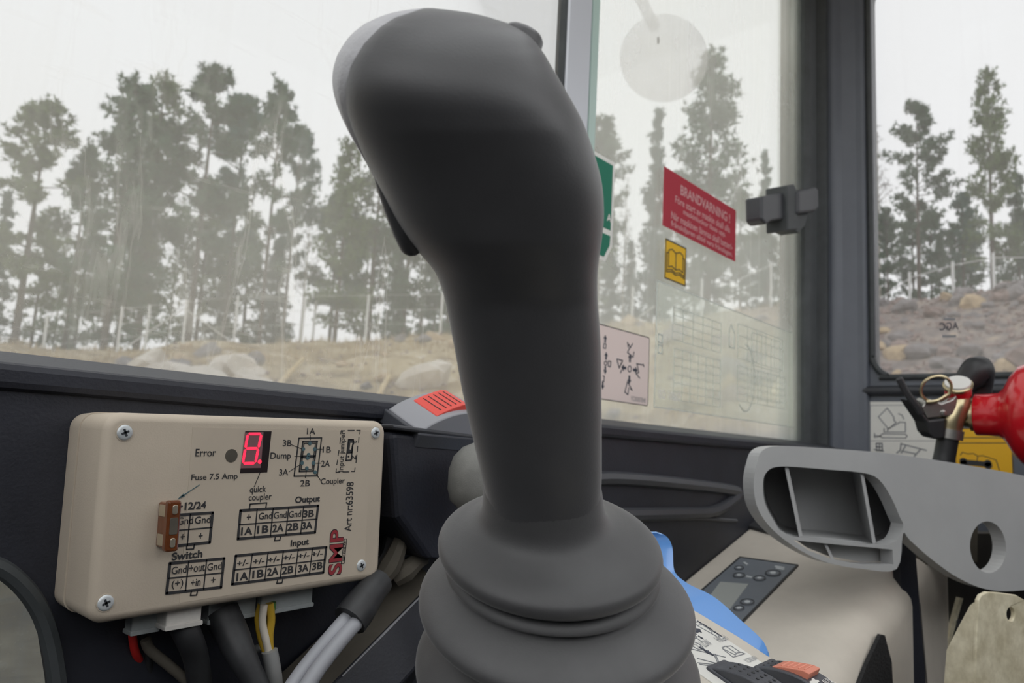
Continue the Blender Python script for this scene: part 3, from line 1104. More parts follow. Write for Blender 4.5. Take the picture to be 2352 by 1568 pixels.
grid(.780, .905, .884, .922, 5, 4)
grid(.785, .905, .815, .874, 6, 6)
grid(.955, 1.11, .884, .930, 5, 3)
grid(.955, 1.12, .828, .874, 5, 5)
grid(1.0, 1.10, .835, .925, 3, 2)
strokes(st, FS, pl, .0007, 'chart_line', .0006, 'printed_grid', px=False)
strokes(st, FS, [[(.98 + .03 * math.cos(a), .86 + .045 * math.sin(a)) for a in np.linspace(-2.2, 1.6, 16)],
                 [(.748, .864), (.757, .864), (.757, .873), (.748, .873), (.748, .864)], [(.748, .876), (.757, .876), (.757, .885), (.748, .885), (.748, .876)],
                 [(.930, .895), (.945, .895), (.945, .915), (.935, .925), (.928, .915), (.930, .895)]], .0016, 'chart_line', .0006, 'printed_outline', px=False)
strokes(st, FS, [((.742, .8035), (1.148, .8035)), ((.742, .945), (1.148, .945)), ((.7425, .805), (.7425, .944))], .0012, 'chart_line', .0006, 'film_edge', px=False)
lettering(st, FS, 'ISO', 0, 0, hgt=.010, width=.016, m='decal_white', bold=.02, h=.0007, uvpos=(.7585, .8185))
lettering(st, FS, '10567', 0, 0, hgt=.010, width=.029, m='decal_white', bold=.02, h=.0007, uvpos=(.7875, .8185))
# green exit sign behind the joystick head
gs = thing('exit_sign', FS.p(.62, .943), 'green escape sign with white border, mostly behind the joystick head', 'sign')
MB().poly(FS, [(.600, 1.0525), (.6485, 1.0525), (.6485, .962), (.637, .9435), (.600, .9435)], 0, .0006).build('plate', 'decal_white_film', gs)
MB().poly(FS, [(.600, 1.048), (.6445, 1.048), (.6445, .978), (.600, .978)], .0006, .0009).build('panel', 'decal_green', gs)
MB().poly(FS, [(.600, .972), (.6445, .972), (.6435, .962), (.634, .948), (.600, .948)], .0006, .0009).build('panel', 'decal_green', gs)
lettering(gs, FS, 'A', 0, 0, hgt=.008, m='decal_white', bold=.02, h=.0012, uvpos=(.6405, .9905))

# window latch on the sliding pane's end frame
FLt = Frame((0, .405, 0), (1, 0, 0), (0, 0, 1), (0, -1, 0))
la = thing('window_latch', FLt.px(1800, 535), 'dark plastic window latch on the sliding pane end frame', 'latch')


def pxbox(fr, a, b, h0, h1, r=.003, bev=.0015):
    (u0, v1), (u1, v0) = fr.uv(*a), fr.uv(*b)
    return MB().rbox(fr, min(u0, u1), max(u0, u1), min(v0, v1), max(v0, v1), h0, h1, r, bev)


def pxpoly(fr, pts, h0, h1):
    return MB().poly(fr, [fr.uv(*p) for p in pts], h0, h1)


pxpoly(FLt, ((1743, 452), (1765, 448), (1795, 444), (1795, 505), (1768, 508), (1754, 516), (1744, 505)), -.02, .004).build('handle', 'cab_dark_grey', la, bevel=.003)
pxpoly(FLt, ((1792, 428), (1808, 425), (1814, 438), (1818, 530), (1794, 532)), -.022, .010).build('body', 'seal', la, bevel=.002)
pxpoly(FLt, ((1812, 442), (1852, 432), (1860, 440), (1861, 480), (1852, 490), (1812, 495)), -.022, .014).build('knob', 'cab_dark_grey', la, bevel=.004)
pxpoly(FLt, ((1814, 496), (1848, 492), (1840, 520), (1826, 536), (1812, 530)), -.022, .006).build('catch', 'seal', la, bevel=.002)

# ------------------------------------------------------------------ the control box
c2, s2 = math.cos(math.radians(2)), math.sin(math.radians(2))
FB = Frame((.1885, .30, .7195), (c2, 0, s2), (-s2, 0, c2), (0, -1, 0))
BW, BH = .0677, .0385
box = thing('control_box', FB.p(0, -BH, -.03), 'beige control box with red digit display and printed terminal tables', 'control box')


def rr_loft(fr, w, h, r, levels, name, m, parent):
    mb = MB()
    mb.loft([[fr.p(x, y, hh) for x, y in rrect(-w + i, -h + i, w - i, h - i, max(r - i, .0004), 6)] for hh, i in levels])
    return mb.build(name, m, parent, smooth=True, angle=55)


rr_loft(FB, BW, BH, .0065, [(-.0348, .0006), (-.0240, .0)], 'base', 'beige_plastic', box)
rr_loft(FB, BW, BH, .0065, [(-.0236, .0005), (-.0032, .0), (-.0020, .0004), (-.0008, .0014), (-.0001, .0026), (0, .0034)], 'lid', 'beige_plastic', box)
FBL = Frame(FB.p(0, 0, .0), FB.u, FB.v, FB.n)
lbl = MB()
lu0, lv0 = FB.uv(384, 1385); lu1, lv1 = FB.uv(852, 985)
lv1 = .0335; lv0 = -.0350
lbl.poly(FB, [(-.034, lv0), (.0575, lv0), (.0575, lv1), (-.034, lv1)], 0, .00012)
lbl = lbl.build('label_sheet', 'beige_label', box)
H1 = .0003


def W(s, px, py, hgt, width, bold=0.0, rot=0.0, m='ink', shear=0.0):
    lettering(lbl, FB, s, px, py, hgt=hgt, width=width, bold=max(bold, .010), rot=rot, m=m, h=H1, shear=shear)


def pw(a, b, y):                                    # length on the face between two columns
    return abs(FB.uv(b, y)[0] - FB.uv(a, y)[0])


W('Error', 472, 1039, .0031, pw(448, 495, 1039))
W('Fuse 7.5 Amp', 493, 1096, .0031, pw(440, 546, 1096))
W('1A', 714, 990, .0028, pw(705, 724, 990)); W('3B', 659, 1017, .0028, pw(649, 669, 1017))
W('1B', 750, 1032, .0028, pw(741, 760, 1032)); W('Dump', 644, 1048, .0036, pw(620, 667, 1048))
W('2A', 747, 1064, .0028, pw(737, 757, 1064)); W('3A', 651, 1084, .0028, pw(641, 662, 1084))
W('2B', 700, 1109, .0028, pw(689, 711, 1109)); W('Coupler', 764, 1106, .0036, pw(737, 792, 1106))
W('quick', 592, 1125, .0036, pw(573, 611, 1125)); W('coupler', 597, 1143, .0036, pw(571, 623, 1143))
W('Output', 706, 1148, .0037, pw(677, 734, 1148), .03); W('Input', 688, 1247, .0037, pw(667, 709, 1247), .03)
W('+12/24', 440, 1161, .0030, pw(408, 474, 1161), .03); W('Switch', 430, 1274, .0031, pw(395, 465, 1274), .03)
W('P', 815, 1016, .0020, pw(811, 820, 1016)); W('N', 812, 1050, .0020, pw(807, 817, 1050))
W('Input jumper', 786, 1036, .0036, .0190, 0, math.radians(90))
W('Art nr:63598', 801, 1163, .0042, .0232, .004, math.radians(90), 'ink')
cells = [('Gnd', 425, 1195, 36, 0), ('Gnd', 465, 1193, 36, 0), ('+', 419, 1232, 10, 0), ('+', 460, 1230, 10, 0),
         ('Gnd', 411, 1308, 34, 0), ('+out', 452, 1304, 36, 0), ('Gnd', 492, 1300, 33, 0), ('(+)', 407, 1341, 26, 0), ('+in', 449, 1337, 22, 0), ('+', 489, 1331, 10, 0),
         ('+', 571, 1187, 10, 0), ('Gnd', 609, 1184, 30, 0), ('Gnd', 643, 1182, 29, 0), ('Gnd', 677, 1180, 28, 0), ('3B', 708, 1179, 25, .03),
         ('1A', 566, 1219, 26, .03), ('1B', 603, 1215, 26, .03), ('2A', 638, 1212, 26, .03), ('2B', 672, 1209, 26, .03), ('3A', 705, 1206, 24, .03),
         ('1A', 556, 1323, 27, .03), ('1B', 592, 1317, 26, .03), ('2A', 626, 1312, 26, .03), ('2B', 660, 1308, 26, .03), ('3A', 696, 1304, 24, .03), ('3B', 728, 1299, 24, .03)]
cells += [('+/-', x, y, 26, .02) for x, y in ((557, 1292), (594, 1288), (628, 1284), (663, 1279), (697, 1275), (728, 1271))]
for s, x, y, w, b in cells:
    hh = {'+': .0022, '(+)': .0036, '+/-': .0026}.get(s, .0033 if b else .0029)
    W(s, x, y, hh, pw(x - w / 2, x + w / 2, y), b)


def table(corners, nu, nv, tw=.0011, lw=.0005, tabs=None, rows=None, skipleft=False):
    q = [FB.uv(*p) for p in corners]                # tl, tr, br, bl
    mb = MB()

    def P(a, b):
        top = np.array(q[0]) * (1 - a) + np.array(q[1]) * a
        bot = np.array(q[3]) * (1 - a) + np.array(q[2]) * a
        return tuple(top * (1 - b) + bot * b)
    for e in (((0, 0), (1, 0)), ((1, 0), (1, 1)), ((0, 1), (1, 1))) + ((((0, 0), (0, 1)),) if not skipleft else ()):
        mb.quadbar(FB, P(*e[0]), P(*e[1]), tw, .00012, H1)
    for i in range(1, nu):
        mb.quadbar(FB, P(i / nu, 0), P(i / nu, 1), lw, .00012, H1)
    mb.quadbar(FB, P(0, .5), P(1, .5), lw, .00012, H1)
    mb.build('table_frame', 'ink', lbl)
    if tabs:
        strokes(lbl, FB, [tabs], .0005, name='table_tab')


table(((383, 1184), (488, 1177), (481, 1245), (376, 1256)), 2, 2, tabs=((429, 1251), (428, 1261), (444, 1260), (446, 1250)))
table(((390, 1293), (514, 1282), (507, 1348), (382, 1362)), 3, 2, tabs=((439, 1357), (437, 1367), (451, 1366), (453, 1356)))
table(((552, 1172), (730, 1161), (723, 1222), (546, 1237)), 5, 2, tabs=((632, 1232), (630, 1241), (642, 1240), (644, 1231)))
table(((541, 1276), (749, 1256), (742, 1314), (533, 1341)), 6, 2, tabs=((637, 1331), (635, 1339), (647, 1338), (649, 1330)))
strokes(lbl, FB, [((572, 1169), (574, 1157), (612, 1154), (610, 1166))], .0005, name='bracket_line')
# coupler drawing
strokes(lbl, FB, [[(686, 1006), (738, 1005), (728, 1092), (675, 1093), (686, 1006)]], .0006, name='diagram_outline')
strokes(lbl, FB, [[(695, 1014), (728, 1013), (719, 1081), (687, 1082), (695, 1014)], [(692, 1047), (723, 1046)], [(691, 1050), (723, 1049)]], .0007, name='diagram_inner')
strokes(lbl, FB, [[(698, 1018), (724, 1017), (716, 1077), (691, 1078), (698, 1018)]], .0004, name='diagram_inner')
for x, y in ((711, 1018), (696, 1031), (722, 1031), (708, 1044), (706, 1051), (693, 1063), (719, 1063), (704, 1075), (723, 1084)):
    u, v = FB.uv(x, y)
    MB().poly(FB, circ(u, v, .0009, n=14), .00012, H1 + .0001).build('contact_dot', 'ink_teal', lbl)
strokes(lbl, FB, [((712, 999), (712, 1010)), ((669, 1021), (692, 1030)), ((740, 1031), (726, 1031)), ((676, 1047), (690, 1047)), ((737, 1063), (722, 1063)), ((663, 1083), (688, 1067)),
                  ((701, 1097), (703, 1080)), ((736, 1103), (726, 1088)), ((583, 1118), (598, 1082))], .00025, name='leader_line')
# fuse arrow
strokes(lbl, FB, [((457, 1113), (415, 1141))], .0003, 'ink_teal', name='arrow_shaft')
pxpoly(FB, ((407, 1146), (421, 1133), (424, 1139)), .00012, H1).build('arrow_head', 'ink_teal', lbl)
# dashed jumper frame and jumper
dash = [((783, 989), (791, 989)), ((799, 988), (813, 988)), ((819, 988), (827, 988)), ((827, 988), (826, 996)), ((824, 1004), (823, 1016)), ((821, 1024), (820, 1037)), ((819, 1044), (817, 1062)), ((815, 1074), (814, 1082)),
        ((814, 1082), (807, 1082)), ((801, 1083), (787, 1083)), ((779, 1084), (771, 1084)), ((771, 1084), (772, 1076)), ((773, 1067), (775, 1056)), ((776, 1046), (778, 1034)), ((780, 1018), (782, 1005)), ((782, 996), (783, 989))]
strokes(lbl, FB, dash, .0004, name='dashed_frame')
strokes(lbl, FB, [[(800, 1009), (811, 1009), (806, 1056), (794, 1057), (800, 1009)], [(797, 1040), (808, 1039)]], .0006, name='jumper_outline')
pxpoly(FB, ((800, 1009), (811, 1009), (808, 1039), (797, 1039)), .00012, H1).build('jumper_block', 'ink', lbl)
pxpoly(FB, ((804, 1017), (808, 1017), (805, 1032), (802, 1032)), H1, H1 + .0001).build('jumper_slot', 'beige_label', lbl)
u, v = FB.uv(800, 1048)
MB().poly(FB, circ(u, v, .0005, n=10), .00012, H1).build('jumper_pin', 'ink', lbl)
# logo, reading upwards
W('SMP', 771, 1267, .0080, .0212, .040, math.radians(90), 'ink')
lettering(lbl, FB, 'SMP', 771, 1267, hgt=.0074, width=.0204, bold=.018, rot=math.radians(90), m='red_logo', h=H1 + .0001)
strokes(lbl, FB, [[(790, 1237), (796, 1237), (790, 1293), (783, 1294), (790, 1237)]], .00025, name='logo_frame')
W('SMP Parts AB', 790, 1265, .0013, .0090, .02, math.radians(90))
# screws
for px, py, r in ((286, 993, .0029), (862, 994, .0028), (242, 1384, .0029), (829, 1298, .0027)):
    u, v = FB.uv(px, py)
    s = MB()
    s.loft([[FB.p(x, y, h) for x, y in circ(u, v, rr, n=28)] for h, rr in ((0, r * .98), (.0003, r), (.0006, r * .92), (.0008, r * .7))])
    s = s.build('screw', 'screw', box, smooth=True)
    k = MB()
    for a in (.4, .4 + math.pi / 2):
        k.quadbar(FB, (u - math.cos(a) * r * .42, v - math.sin(a) * r * .42), (u + math.cos(a) * r * .42, v + math.sin(a) * r * .42), r * .28, .0007, .00095)
    k.build('cross_recess', 'screw_slot', s)
    MB().poly(FB, circ(u, v, r * 1.14, n=28), .0, .0002, [circ(u, v, r * .97, n=28)]).build('countersink', 'beige_label', s)
# little sounder hole
u, v = FB.uv(531, 1046)
hl = MB(); hl.poly(FB, circ(u, v, .00275, n=28), .0001, .0003)
hl.build('indicator_hole', 'dirt_brown', box)
# seven segment display sunk behind a cut-out
du0, dv1 = FB.uv(560, 991); du1, dv0 = FB.uv(617, 1086)
du0 -= .0009
MB().poly(FB, [FB.uv(*p) for p in ((563, 990), (623, 990), (613, 1084), (551, 1086))], .0001, .0003).build('display_window', 'display_black', box)
disp = MB(); disp.poly(FB, [FB.uv(*p) for p in ((562, 993), (604, 992), (598, 1074), (552, 1075))], .0003, .00045)
disp = disp.build('display', 'display_face', box)


def seg(a, b, w=.0011):
    a, b = np.array(FB.uv(*a)), np.array(FB.uv(*b))
    d = b - a; L = np.linalg.norm(d); d /= L; n = np.array((-d[1], d[0]))
    a = a + d * .00025; b = b - d * .00025
    pts = [a, a + d * w * .5 + n * w * .5, b - d * w * .5 + n * w * .5, b, b - d * w * .5 - n * w * .5, a + d * w * .5 - n * w * .5]
    mb = MB(); mb.poly(FB, [tuple(p) for p in pts], .00045, .0006)
    mb.build('segment', 'led_red', disp)


tl, tr_, ml, mr_, bl, br = (568, 996), (599, 996), (562, 1030), (592, 1029), (556, 1064), (585, 1063)
for a, b in ((tl, tr_), (ml, mr_), (bl, br), (tl, ml), (tr_, mr_), (ml, bl), (mr_, br)):
    seg(a, b)
u, v = FB.uv(595, 1060)
MB().poly(FB, circ(u, v, .0009, n=16), .00045, .0006).build('decimal_point', 'led_red', disp)
# blade fuse standing proud of the face
fu = MB()
fq = [FB.uv(*p) for p in ((374, 1158), (409, 1157), (401, 1264), (367, 1263))]
fx0, fx1 = fq[0][0] - .0002, fq[1][0]
FF = Frame(FB.p((fq[0][0] + fq[2][0]) / 2 - .0024, (fq[0][1] + fq[2][1]) / 2 + .0016, 0), FB.u, FB.v, FB.n)
fuse = thing('blade_fuse', FF.p(0, -.0095, 0), 'brown blade fuse plugged upright into the beige control box', 'fuse')
MB().rbox(FF, -.0021, .0021, -.0086, .0086, 0, .0062, .0009, .0006).build('body', 'fuse_brown', fuse)
MB().rbox(FF, -.0026, .0026, -.0096, .0096, .0062, .0088, .0011, .0007).build('head', 'fuse_brown', fuse)
for v0 in (-.0062, .0062):
    MB().rbox(FF, -.0010, .0010, v0 - .0018, v0 + .0018, .0088, .0092, .0008, .0002).build('test_point', 'fuse_metal', fuse)
MB().rbox(FF, -.0016, .0016, -.0032, .0032, .0087, .0090, .0006, .0002).build('rating_panel', 'dirt_brown', fuse)
for v0 in (-.0055, .0055):
    MB().rbox(FF, -.0024, -.0020, v0 - .0022, v0 + .0022, .001, .0058, .0003, .0001).build('blade', 'fuse_metal', fuse)
# connectors plugged into the lower edge
FBC = Frame(FB.o, FB.u, FB.v, FB.n)
for (x0, x1, y0, y1, h0, h1, m_) in ((292, 363, 1400, 1441, -.022, -.016, 'connector'), (372, 462, 1380, 1428, -.016, -.008, 'connector_white'),
                                     (470, 587, 1370, 1412, -.024, -.017, 'connector'), (592, 717, 1345, 1391, -.022, -.014, 'connector')):
    fr = Frame(FB.p(0, 0, h1), FB.u, FB.v, FB.n)
    ua, va = fr.uv(x0, y1); ub, vb = fr.uv(x1, y1 - 4)
    va = (va + vb) / 2 - .0025
    ua += .0018
    c = MB().rbox(fr, ua, ub, va, -BH + .002, h0 - h1, 0, .0008, .0005).build('connector', m_, box)
    MB().rbox(fr, ua - .0006, ub + .0006, va - .0004, va + .0016, h0 - h1 - .0004, .0006, .0006, .0003).build('lip', m_, c)


# ------------------------------------------------------------------ cables
def cable(name, pts, r, m, label, cat='cable', group=None, seg=12, sub=8):
    mb = MB(); mb.tube([at(*p) for p in pts], r, seg, sub)
    return tag(mb.build(name, m, smooth=True), label, cat, group)


cable('wire', [(304, 1438, .318), (305, 1465, .318), (312, 1500, .321), (330, 1530, .328), (350, 1580, .335)], .0017, 'wire_red', 'short red wire under the leftmost connector')
cable('wire', [(322, 1438, .32), (332, 1470, .322), (340, 1500, .325), (345, 1600, .33)], .0016, 'cable_black', 'thin black wire beside the red wire')
cable('wire', [(334, 1468, .319), (345, 1492, .320), (385, 1525, .322), (430, 1565, .325), (470, 1620, .328)], .0022, 'dirt_brown', 'dusty brown wire slanting right from the red wire')
cable('cable_sleeve', [(415, 1425, .318), (432, 1460, .318), (450, 1510, .322), (462, 1600, .326)], [.0058, .0055, .0052, .005], 'cable_black', 'dusty black sleeve under the white connector')
cable('cable_sleeve', [(508, 1405, .335), (530, 1450, .332), (555, 1505, .328), (588, 1570, .326), (620, 1630, .326)], [.0075, .007, .0052, .005], 'tape_black', 'dusty black taped sleeve bending right below the box')
cable('wire', [(600, 1388, .345), (593, 1420, .345), (600, 1465, .344), (612, 1500, .343)], .0017, 'wire_yellow', 'left yellow wire entering the grey sheath')
cable('wire', [(606, 1388, .343), (603, 1430, .342), (611, 1470, .342), (617, 1500, .343)], .0017, 'wire_white', 'white wire between the two yellow wires')
cable('wire', [(619, 1385, .345), (623, 1420, .345), (619, 1460, .344), (620, 1500, .344)], .0018, 'wire_yellow', 'right yellow wire entering the grey sheath')
cable('wire', [(628, 1382, .347), (626, 1400, .347), (615, 1440, .347), (620, 1500, .346)], .0012, 'wire_green', 'thin green wire behind the right yellow wire')
cable('cable', [(619, 1494, .342), (624, 1520, .342), (630, 1560, .342), (634, 1640, .343)], .0036, 'cable_sheath', 'grey sheathed cable holding the yellow and white wires')
cable('wire', [(602, 1484, .344), (584, 1495, .346), (575, 1520, .347), (585, 1545, .348)], .0018, 'cable_sheath', 'small pale cable end behind the grey sheath')
cable('cable', [(652, 1605, .322), (700, 1535, .335), (770, 1450, .350), (810, 1405, .362)], .0035, 'cable_grey', 'left of the two pale grey cables rising to black tape')
cable('cable', [(690, 1600, .320), (735, 1530, .333), (795, 1455, .349), (830, 1418, .360)], .0035, 'cable_grey', 'right of the two pale grey cables rising to black tape')
cable('cable_sleeve', [(803, 1425, .358), (822, 1400, .363), (850, 1360, .372), (872, 1335, .380)], [.0085, .0085, .0075, .007], 'tape_black', 'black tape wrap joining the two pale grey cables')
hp = thing('cable_harness', at(880, 1320, .41), 'crumpled dirty wiring harness between the box and black housing', 'wiring harness')
for i, pts in enumerate(([(862, 1345, .40), (880, 1310, .41), (900, 1270, .415), (905, 1235, .42)], [(850, 1350, .40), (872, 1322, .405), (905, 1290, .41), (930, 1300, .42)],
                         [(870, 1335, .40), (895, 1300, .405), (915, 1255, .41), (920, 1225, .42)], [(858, 1318, .405), (890, 1290, .41), (900, 1240, .418), (890, 1200, .42)],
                         [(905, 1330, .41), (930, 1312, .412), (955, 1292, .418), (975, 1285, .425)])):
    MB().tube([at(*p) for p in pts], [.0045, .006, .0045, .003], 8, 5).build('strand', ('tape_black', 'dirt_brown', 'dirt_brown', 'cable_black', 'dirt_brown')[i], hp, smooth=True)

# ------------------------------------------------------------------ black switch housing and rocker on it
FH = Frame((0, .305, 0), (1, 0, 0), (0, 0, 1), (0, -1, 0))
hs = thing('switch_housing', FH.px(1010, 1290, -.02), 'black moulded switch housing right of the control box', 'housing')
pxpoly(FH, ((897, 990), (1150, 1022), (1180, 1295), (978, 1284), (912, 1190)), -.03, 0).build('body', 'cab_black', hs, bevel=.004, bseg=3)
pxpoly(FH, ((893, 974), (1150, 1006), (1150, 1019), (897, 986)), -.045, .003).build('top_edge', 'cab_dark_grey', hs, bevel=.0012)


def rocker(name, fr, L, Wd, H, m_top, m_side, label, tab=None, tabm='tab_red', dots=False, group=None):
    """Arched rocker: u = long axis, v = width, n = up."""
    o = thing(name, fr.p(0, 0, 0), label, 'switch', group)
    MB().rbox(fr, -L * .54, L * .54, -Wd * .58, Wd * .58, -.006, .0016, .002, .0008).build('bezel', m_side, o)
    n = 16
    prof = [(-L / 2 + L * i / n, .0012 + H * math.sin(math.pi * (i + .12) / (n + .24)) ** .8) for i in range(n + 1)]
    lp = lambda v: [fr.p(x, v, h) for x, h in prof] + [fr.p(L / 2, v, 0), fr.p(-L / 2, v, 0)]
    b = MB(); b.loft([lp(-Wd / 2), lp(Wd / 2)])
    b.build('rocker', m_top, o, smooth=True, bevel=.0008)
    hh = lambda x: .0012 + H * max(0, math.sin(math.pi * (x / L + .5))) ** .8
    if tab is not None:
        c, tl_ = tab
        k = 5
        xs = [c - tl_ / 2 + tl_ * i / k for i in range(k + 1)]
        up = [.0006, .0012, .0016, .0022, .0030, .0030]
        w2_ = Wd * .36
        loop = lambda v: [fr.p(x, v, hh(x) - .0012) for x in xs] + [fr.p(x, v, hh(x) + e) for x, e in reversed(list(zip(xs, up)))]
        t = MB(); t.loft([loop(-w2_), loop(w2_)])
        t = t.build('lock_tab', tabm, o, bevel=.0004)
        for i in range(1, 6):
            x = c - tl_ / 2 + tl_ * (i + .3) / 6.6
            e = float(np.interp(x, xs, up))
            g = MB(); g.loft([[fr.p(x - .0003, v, hh(x) + e - .0003), fr.p(x + .0003, v, hh(x) + e - .0003), fr.p(x + .0003, v, hh(x) + e + .0002), fr.p(x - .0003, v, hh(x) + e + .0002)] for v in (-w2_ * .75, w2_ * .75)])
            g.build('grip_groove', 'tape_black' if tabm == 'tab_red' else tabm, t)
    if dots:
        for j, x in enumerate(np.linspace(dots[0], dots[1], dots[2])):
            for v in (-Wd * .22, Wd * .05, Wd * .3):
                p = fr.p(x, v, hh(x))
                MB().lathe(p - fr.n * .0004, fr.n, [(0, .0008), (.0007, .0008)], 10).build('grip_dot', 'tape_black', o)
    return o, hh


# rocker on top of the housing, long axis along the wall
pa = at(985, 965, .455)
FK = Frame((.316, .318, .7600), (1, 0, -.02), (0, .92, .40), (0.02, -.40, .92))
rk, hh = rocker('rocker_switch', FK, .070, .030, .0150, 'switch_grey', 'switch_dark', 'grey arched rocker switch with red lock tab on the black housing', tab=(-.0130, .021))
for i in range(6):
    x = .010 + i * .0038
    MB().tube([FK.p(x, -.014, hh(x) - .0002), FK.p(x, .014, hh(x) - .0002)], .0011, 8, 1).build('grip_rib', 'switch_grey', rk, smooth=True)

# ball-topped lever behind the joystick
kc = at(1105, 1090, .405)
lv = thing('control_lever', kc - V((0, 0, .12)), 'grey ball-knob lever half hidden behind the joystick boot', 'lever')
bm_ = MB()
bm_.lathe(kc - V((0, 0, .02)), (0, 0, 1), [(.0, .009), (.006, .0155), (.012, .0172), (.022, .0172), (.029, .0150), (.034, .0105), (.0365, .005), (.037, .001)], 36)
bm_.build('knob', 'knob_grey', lv, smooth=True)
MB().tube([kc - V((0, 0, .12)), kc - V((0, 0, .015))], .005, 10, 1).build('rod', 'cab_black', lv, smooth=True)

# sloping console edge and mat below the housing
bd = thing('console_rail', at(840, 1480, .45), 'dark sloping console rail running below the grey cables', 'rail')
A0, A1 = at(700, 1640, .350), at(1000, 1335, .424)
ax = (A1 - A0).normalized()
vw = (CAM - (A0 + A1) / 2).normalized()
sd = ax.cross(vw).normalized()
if sd.z < 0: sd = -sd
up_ = (V((0, 0, 1)) - ax * ax.z).normalized()
wd_ = ax.cross(up_).normalized()
if wd_.dot(vw) < 0: wd_ = -wd_


def barloop(p, k):
    return [p + sd * a + vw * b for a, b in ((.0, .0), (.010, -.006), (.022, -.014), (.022, -.05), (-.03, -.05), (-.024, -.006))]


mb = MB(); mb.loft([barloop(A0, 1), barloop(A1, 1)])
mb.build('channel', 'cab_black', bd, bevel=.0015)
mb = MB()
tp = lambda p: [p + sd * a + vw * b for a, b in ((.0012, .0004), (.010, -.0052), (.0215, -.0130), (.0215, -.016), (.010, -.0075), (.0012, -.0015))]
mb.loft([tp(A0), tp(A1)])
mb.build('dusty_top', 'dirt_brown', bd)
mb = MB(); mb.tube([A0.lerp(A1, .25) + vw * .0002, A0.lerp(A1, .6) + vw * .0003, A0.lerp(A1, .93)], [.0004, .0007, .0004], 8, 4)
mb.build('edge_wear_highlight', 'switch_grey', bd, smooth=True)  # pale tube paints in the highlight along the rail's edge
mb = MB(); mb.loft([[(.1, .02, .50), (.55, .02, .50), (.55, .335, .50), (.1, .335, .50)], [(.1, .02, .565), (.55, .02, .565), (.55, .335, .565), (.1, .335, .565)]])
tag(mb.build('ribbed_mat', 'mat_black'), 'rough black mat below the sloping console rail', 'mat')

# ------------------------------------------------------------------ joystick console pod with its decal and switches
kp = .3976
FPd = Frame((.38, .195, .668), (1, 0, 0), (0, 1, kp), (0, -kp, 1))
pod = thing('joystick_console', (.30, .14, .50), 'beige joystick console pod carrying the white speed decal', 'console')
mb = MB()
o_ = [(-.035, -.20), (.0145, -.20), (.0145, .004), (.006, .012), (-.035, .012)]
o_ = [(-.19, -.20), (.0150, -.20), (.0165, -.02), (.0140, .006), (.006, .014), (-.085, .014), (-.165, -.03), (-.19, -.08)]
mb.loft([[FPd.p(x, y, 0) for x, y in o_], [V((FPd.p(x, y, 0).x, FPd.p(x, y, 0).y, .50)) for x, y in o_]])
mb.build('body', 'beige_console', pod, bevel=.004, bseg=3)
sd_ = MB()
du = FPd.uv(1590, 1418); dr = FPd.uv(1742, 1518)
sd_.poly(FPd, rrect(-.052, -.048, .0005, .0005, .004, 5), .0, .0004)
sd_ = tag(sd_.build('speed_decal', 'decal_white'), 'white travel speed decal with arrows and book symbol beside the boot', 'sticker')
FQ = FPd
strokes(sd_, FQ, [[(1594, 1431), (1604, 1429), (1612, 1436), (1600, 1438), (1594, 1431)], [(1600, 1438), (1632, 1456), (1635, 1452), (1612, 1436)], [(1632, 1456), (1645, 1463)],
                  [(1567, 1446), (1600, 1464), (1597, 1468), (1568, 1450)], [(1598, 1466), (1609, 1474)],
                  [(1586, 1492), (1665, 1511)], [(1601, 1514), (1648, 1526)], [(1602, 1524), (1650, 1529)], [(1606, 1527), (1650, 1535)], [(1639, 1504), (1652, 1534)], [(1642, 1504), (1656, 1534)],
                  [(1658, 1489), (1664, 1486), (1670, 1486), (1678, 1485), (1700, 1500), (1692, 1501), (1688, 1506), (1660, 1492), (1658, 1489)], [(1668, 1487), (1690, 1502)], [(1660, 1493), (1683, 1511), (1710, 1503), (1700, 1499)]],
        .0004, 'decal_grey', .0007, 'pictogram')
for p, d, L, w in (((1602, 1450), (1, .15), .0060, .0036), ((1622, 1498), (.15, -1), .0075, .0030), ((1606, 1431), (.1, -1), .0030, .0012), ((1618, 1438), (.1, -1), .0030, .0012), ((1629, 1445), (.1, -1), .0030, .0012), ((1640, 1453), (.1, -1), .0030, .0012),
                   ((1651, 1460), (.1, -1), .0030, .0012), ((1576, 1444), (.1, -1), .0030, .0012), ((1593, 1455), (.1, -1), .0030, .0012), ((1609, 1466), (.1, -1), .0030, .0012)):
    arrow(sd_, FQ, FQ.uv(*p), d, L, w)
lettering(sd_, FQ, 'HIGH', 1656, 1468, hgt=.0045, width=.010, m='decal_grey', h=.0007)
lettering(sd_, FQ, 'LOW', 1620, 1479, hgt=.0045, width=.008, m='decal_grey', h=.0007)
lettering(sd_, FQ, '2', 1600, 1485, hgt=.0030, m='decal_grey', h=.0007)
lettering(sd_, FQ, 'YC0001684', 1724, 1516, hgt=.0028, width=.012, m='decal_grey', h=.0007)
cu_, cv_ = FQ.uv(1600, 1485)
strokes(sd_, FQ, [circ(cu_, cv_, .0032, n=16) + [circ(cu_, cv_, .0032, n=16)[0]]], .0004, 'decal_grey', .0007, 'pictogram', px=False)
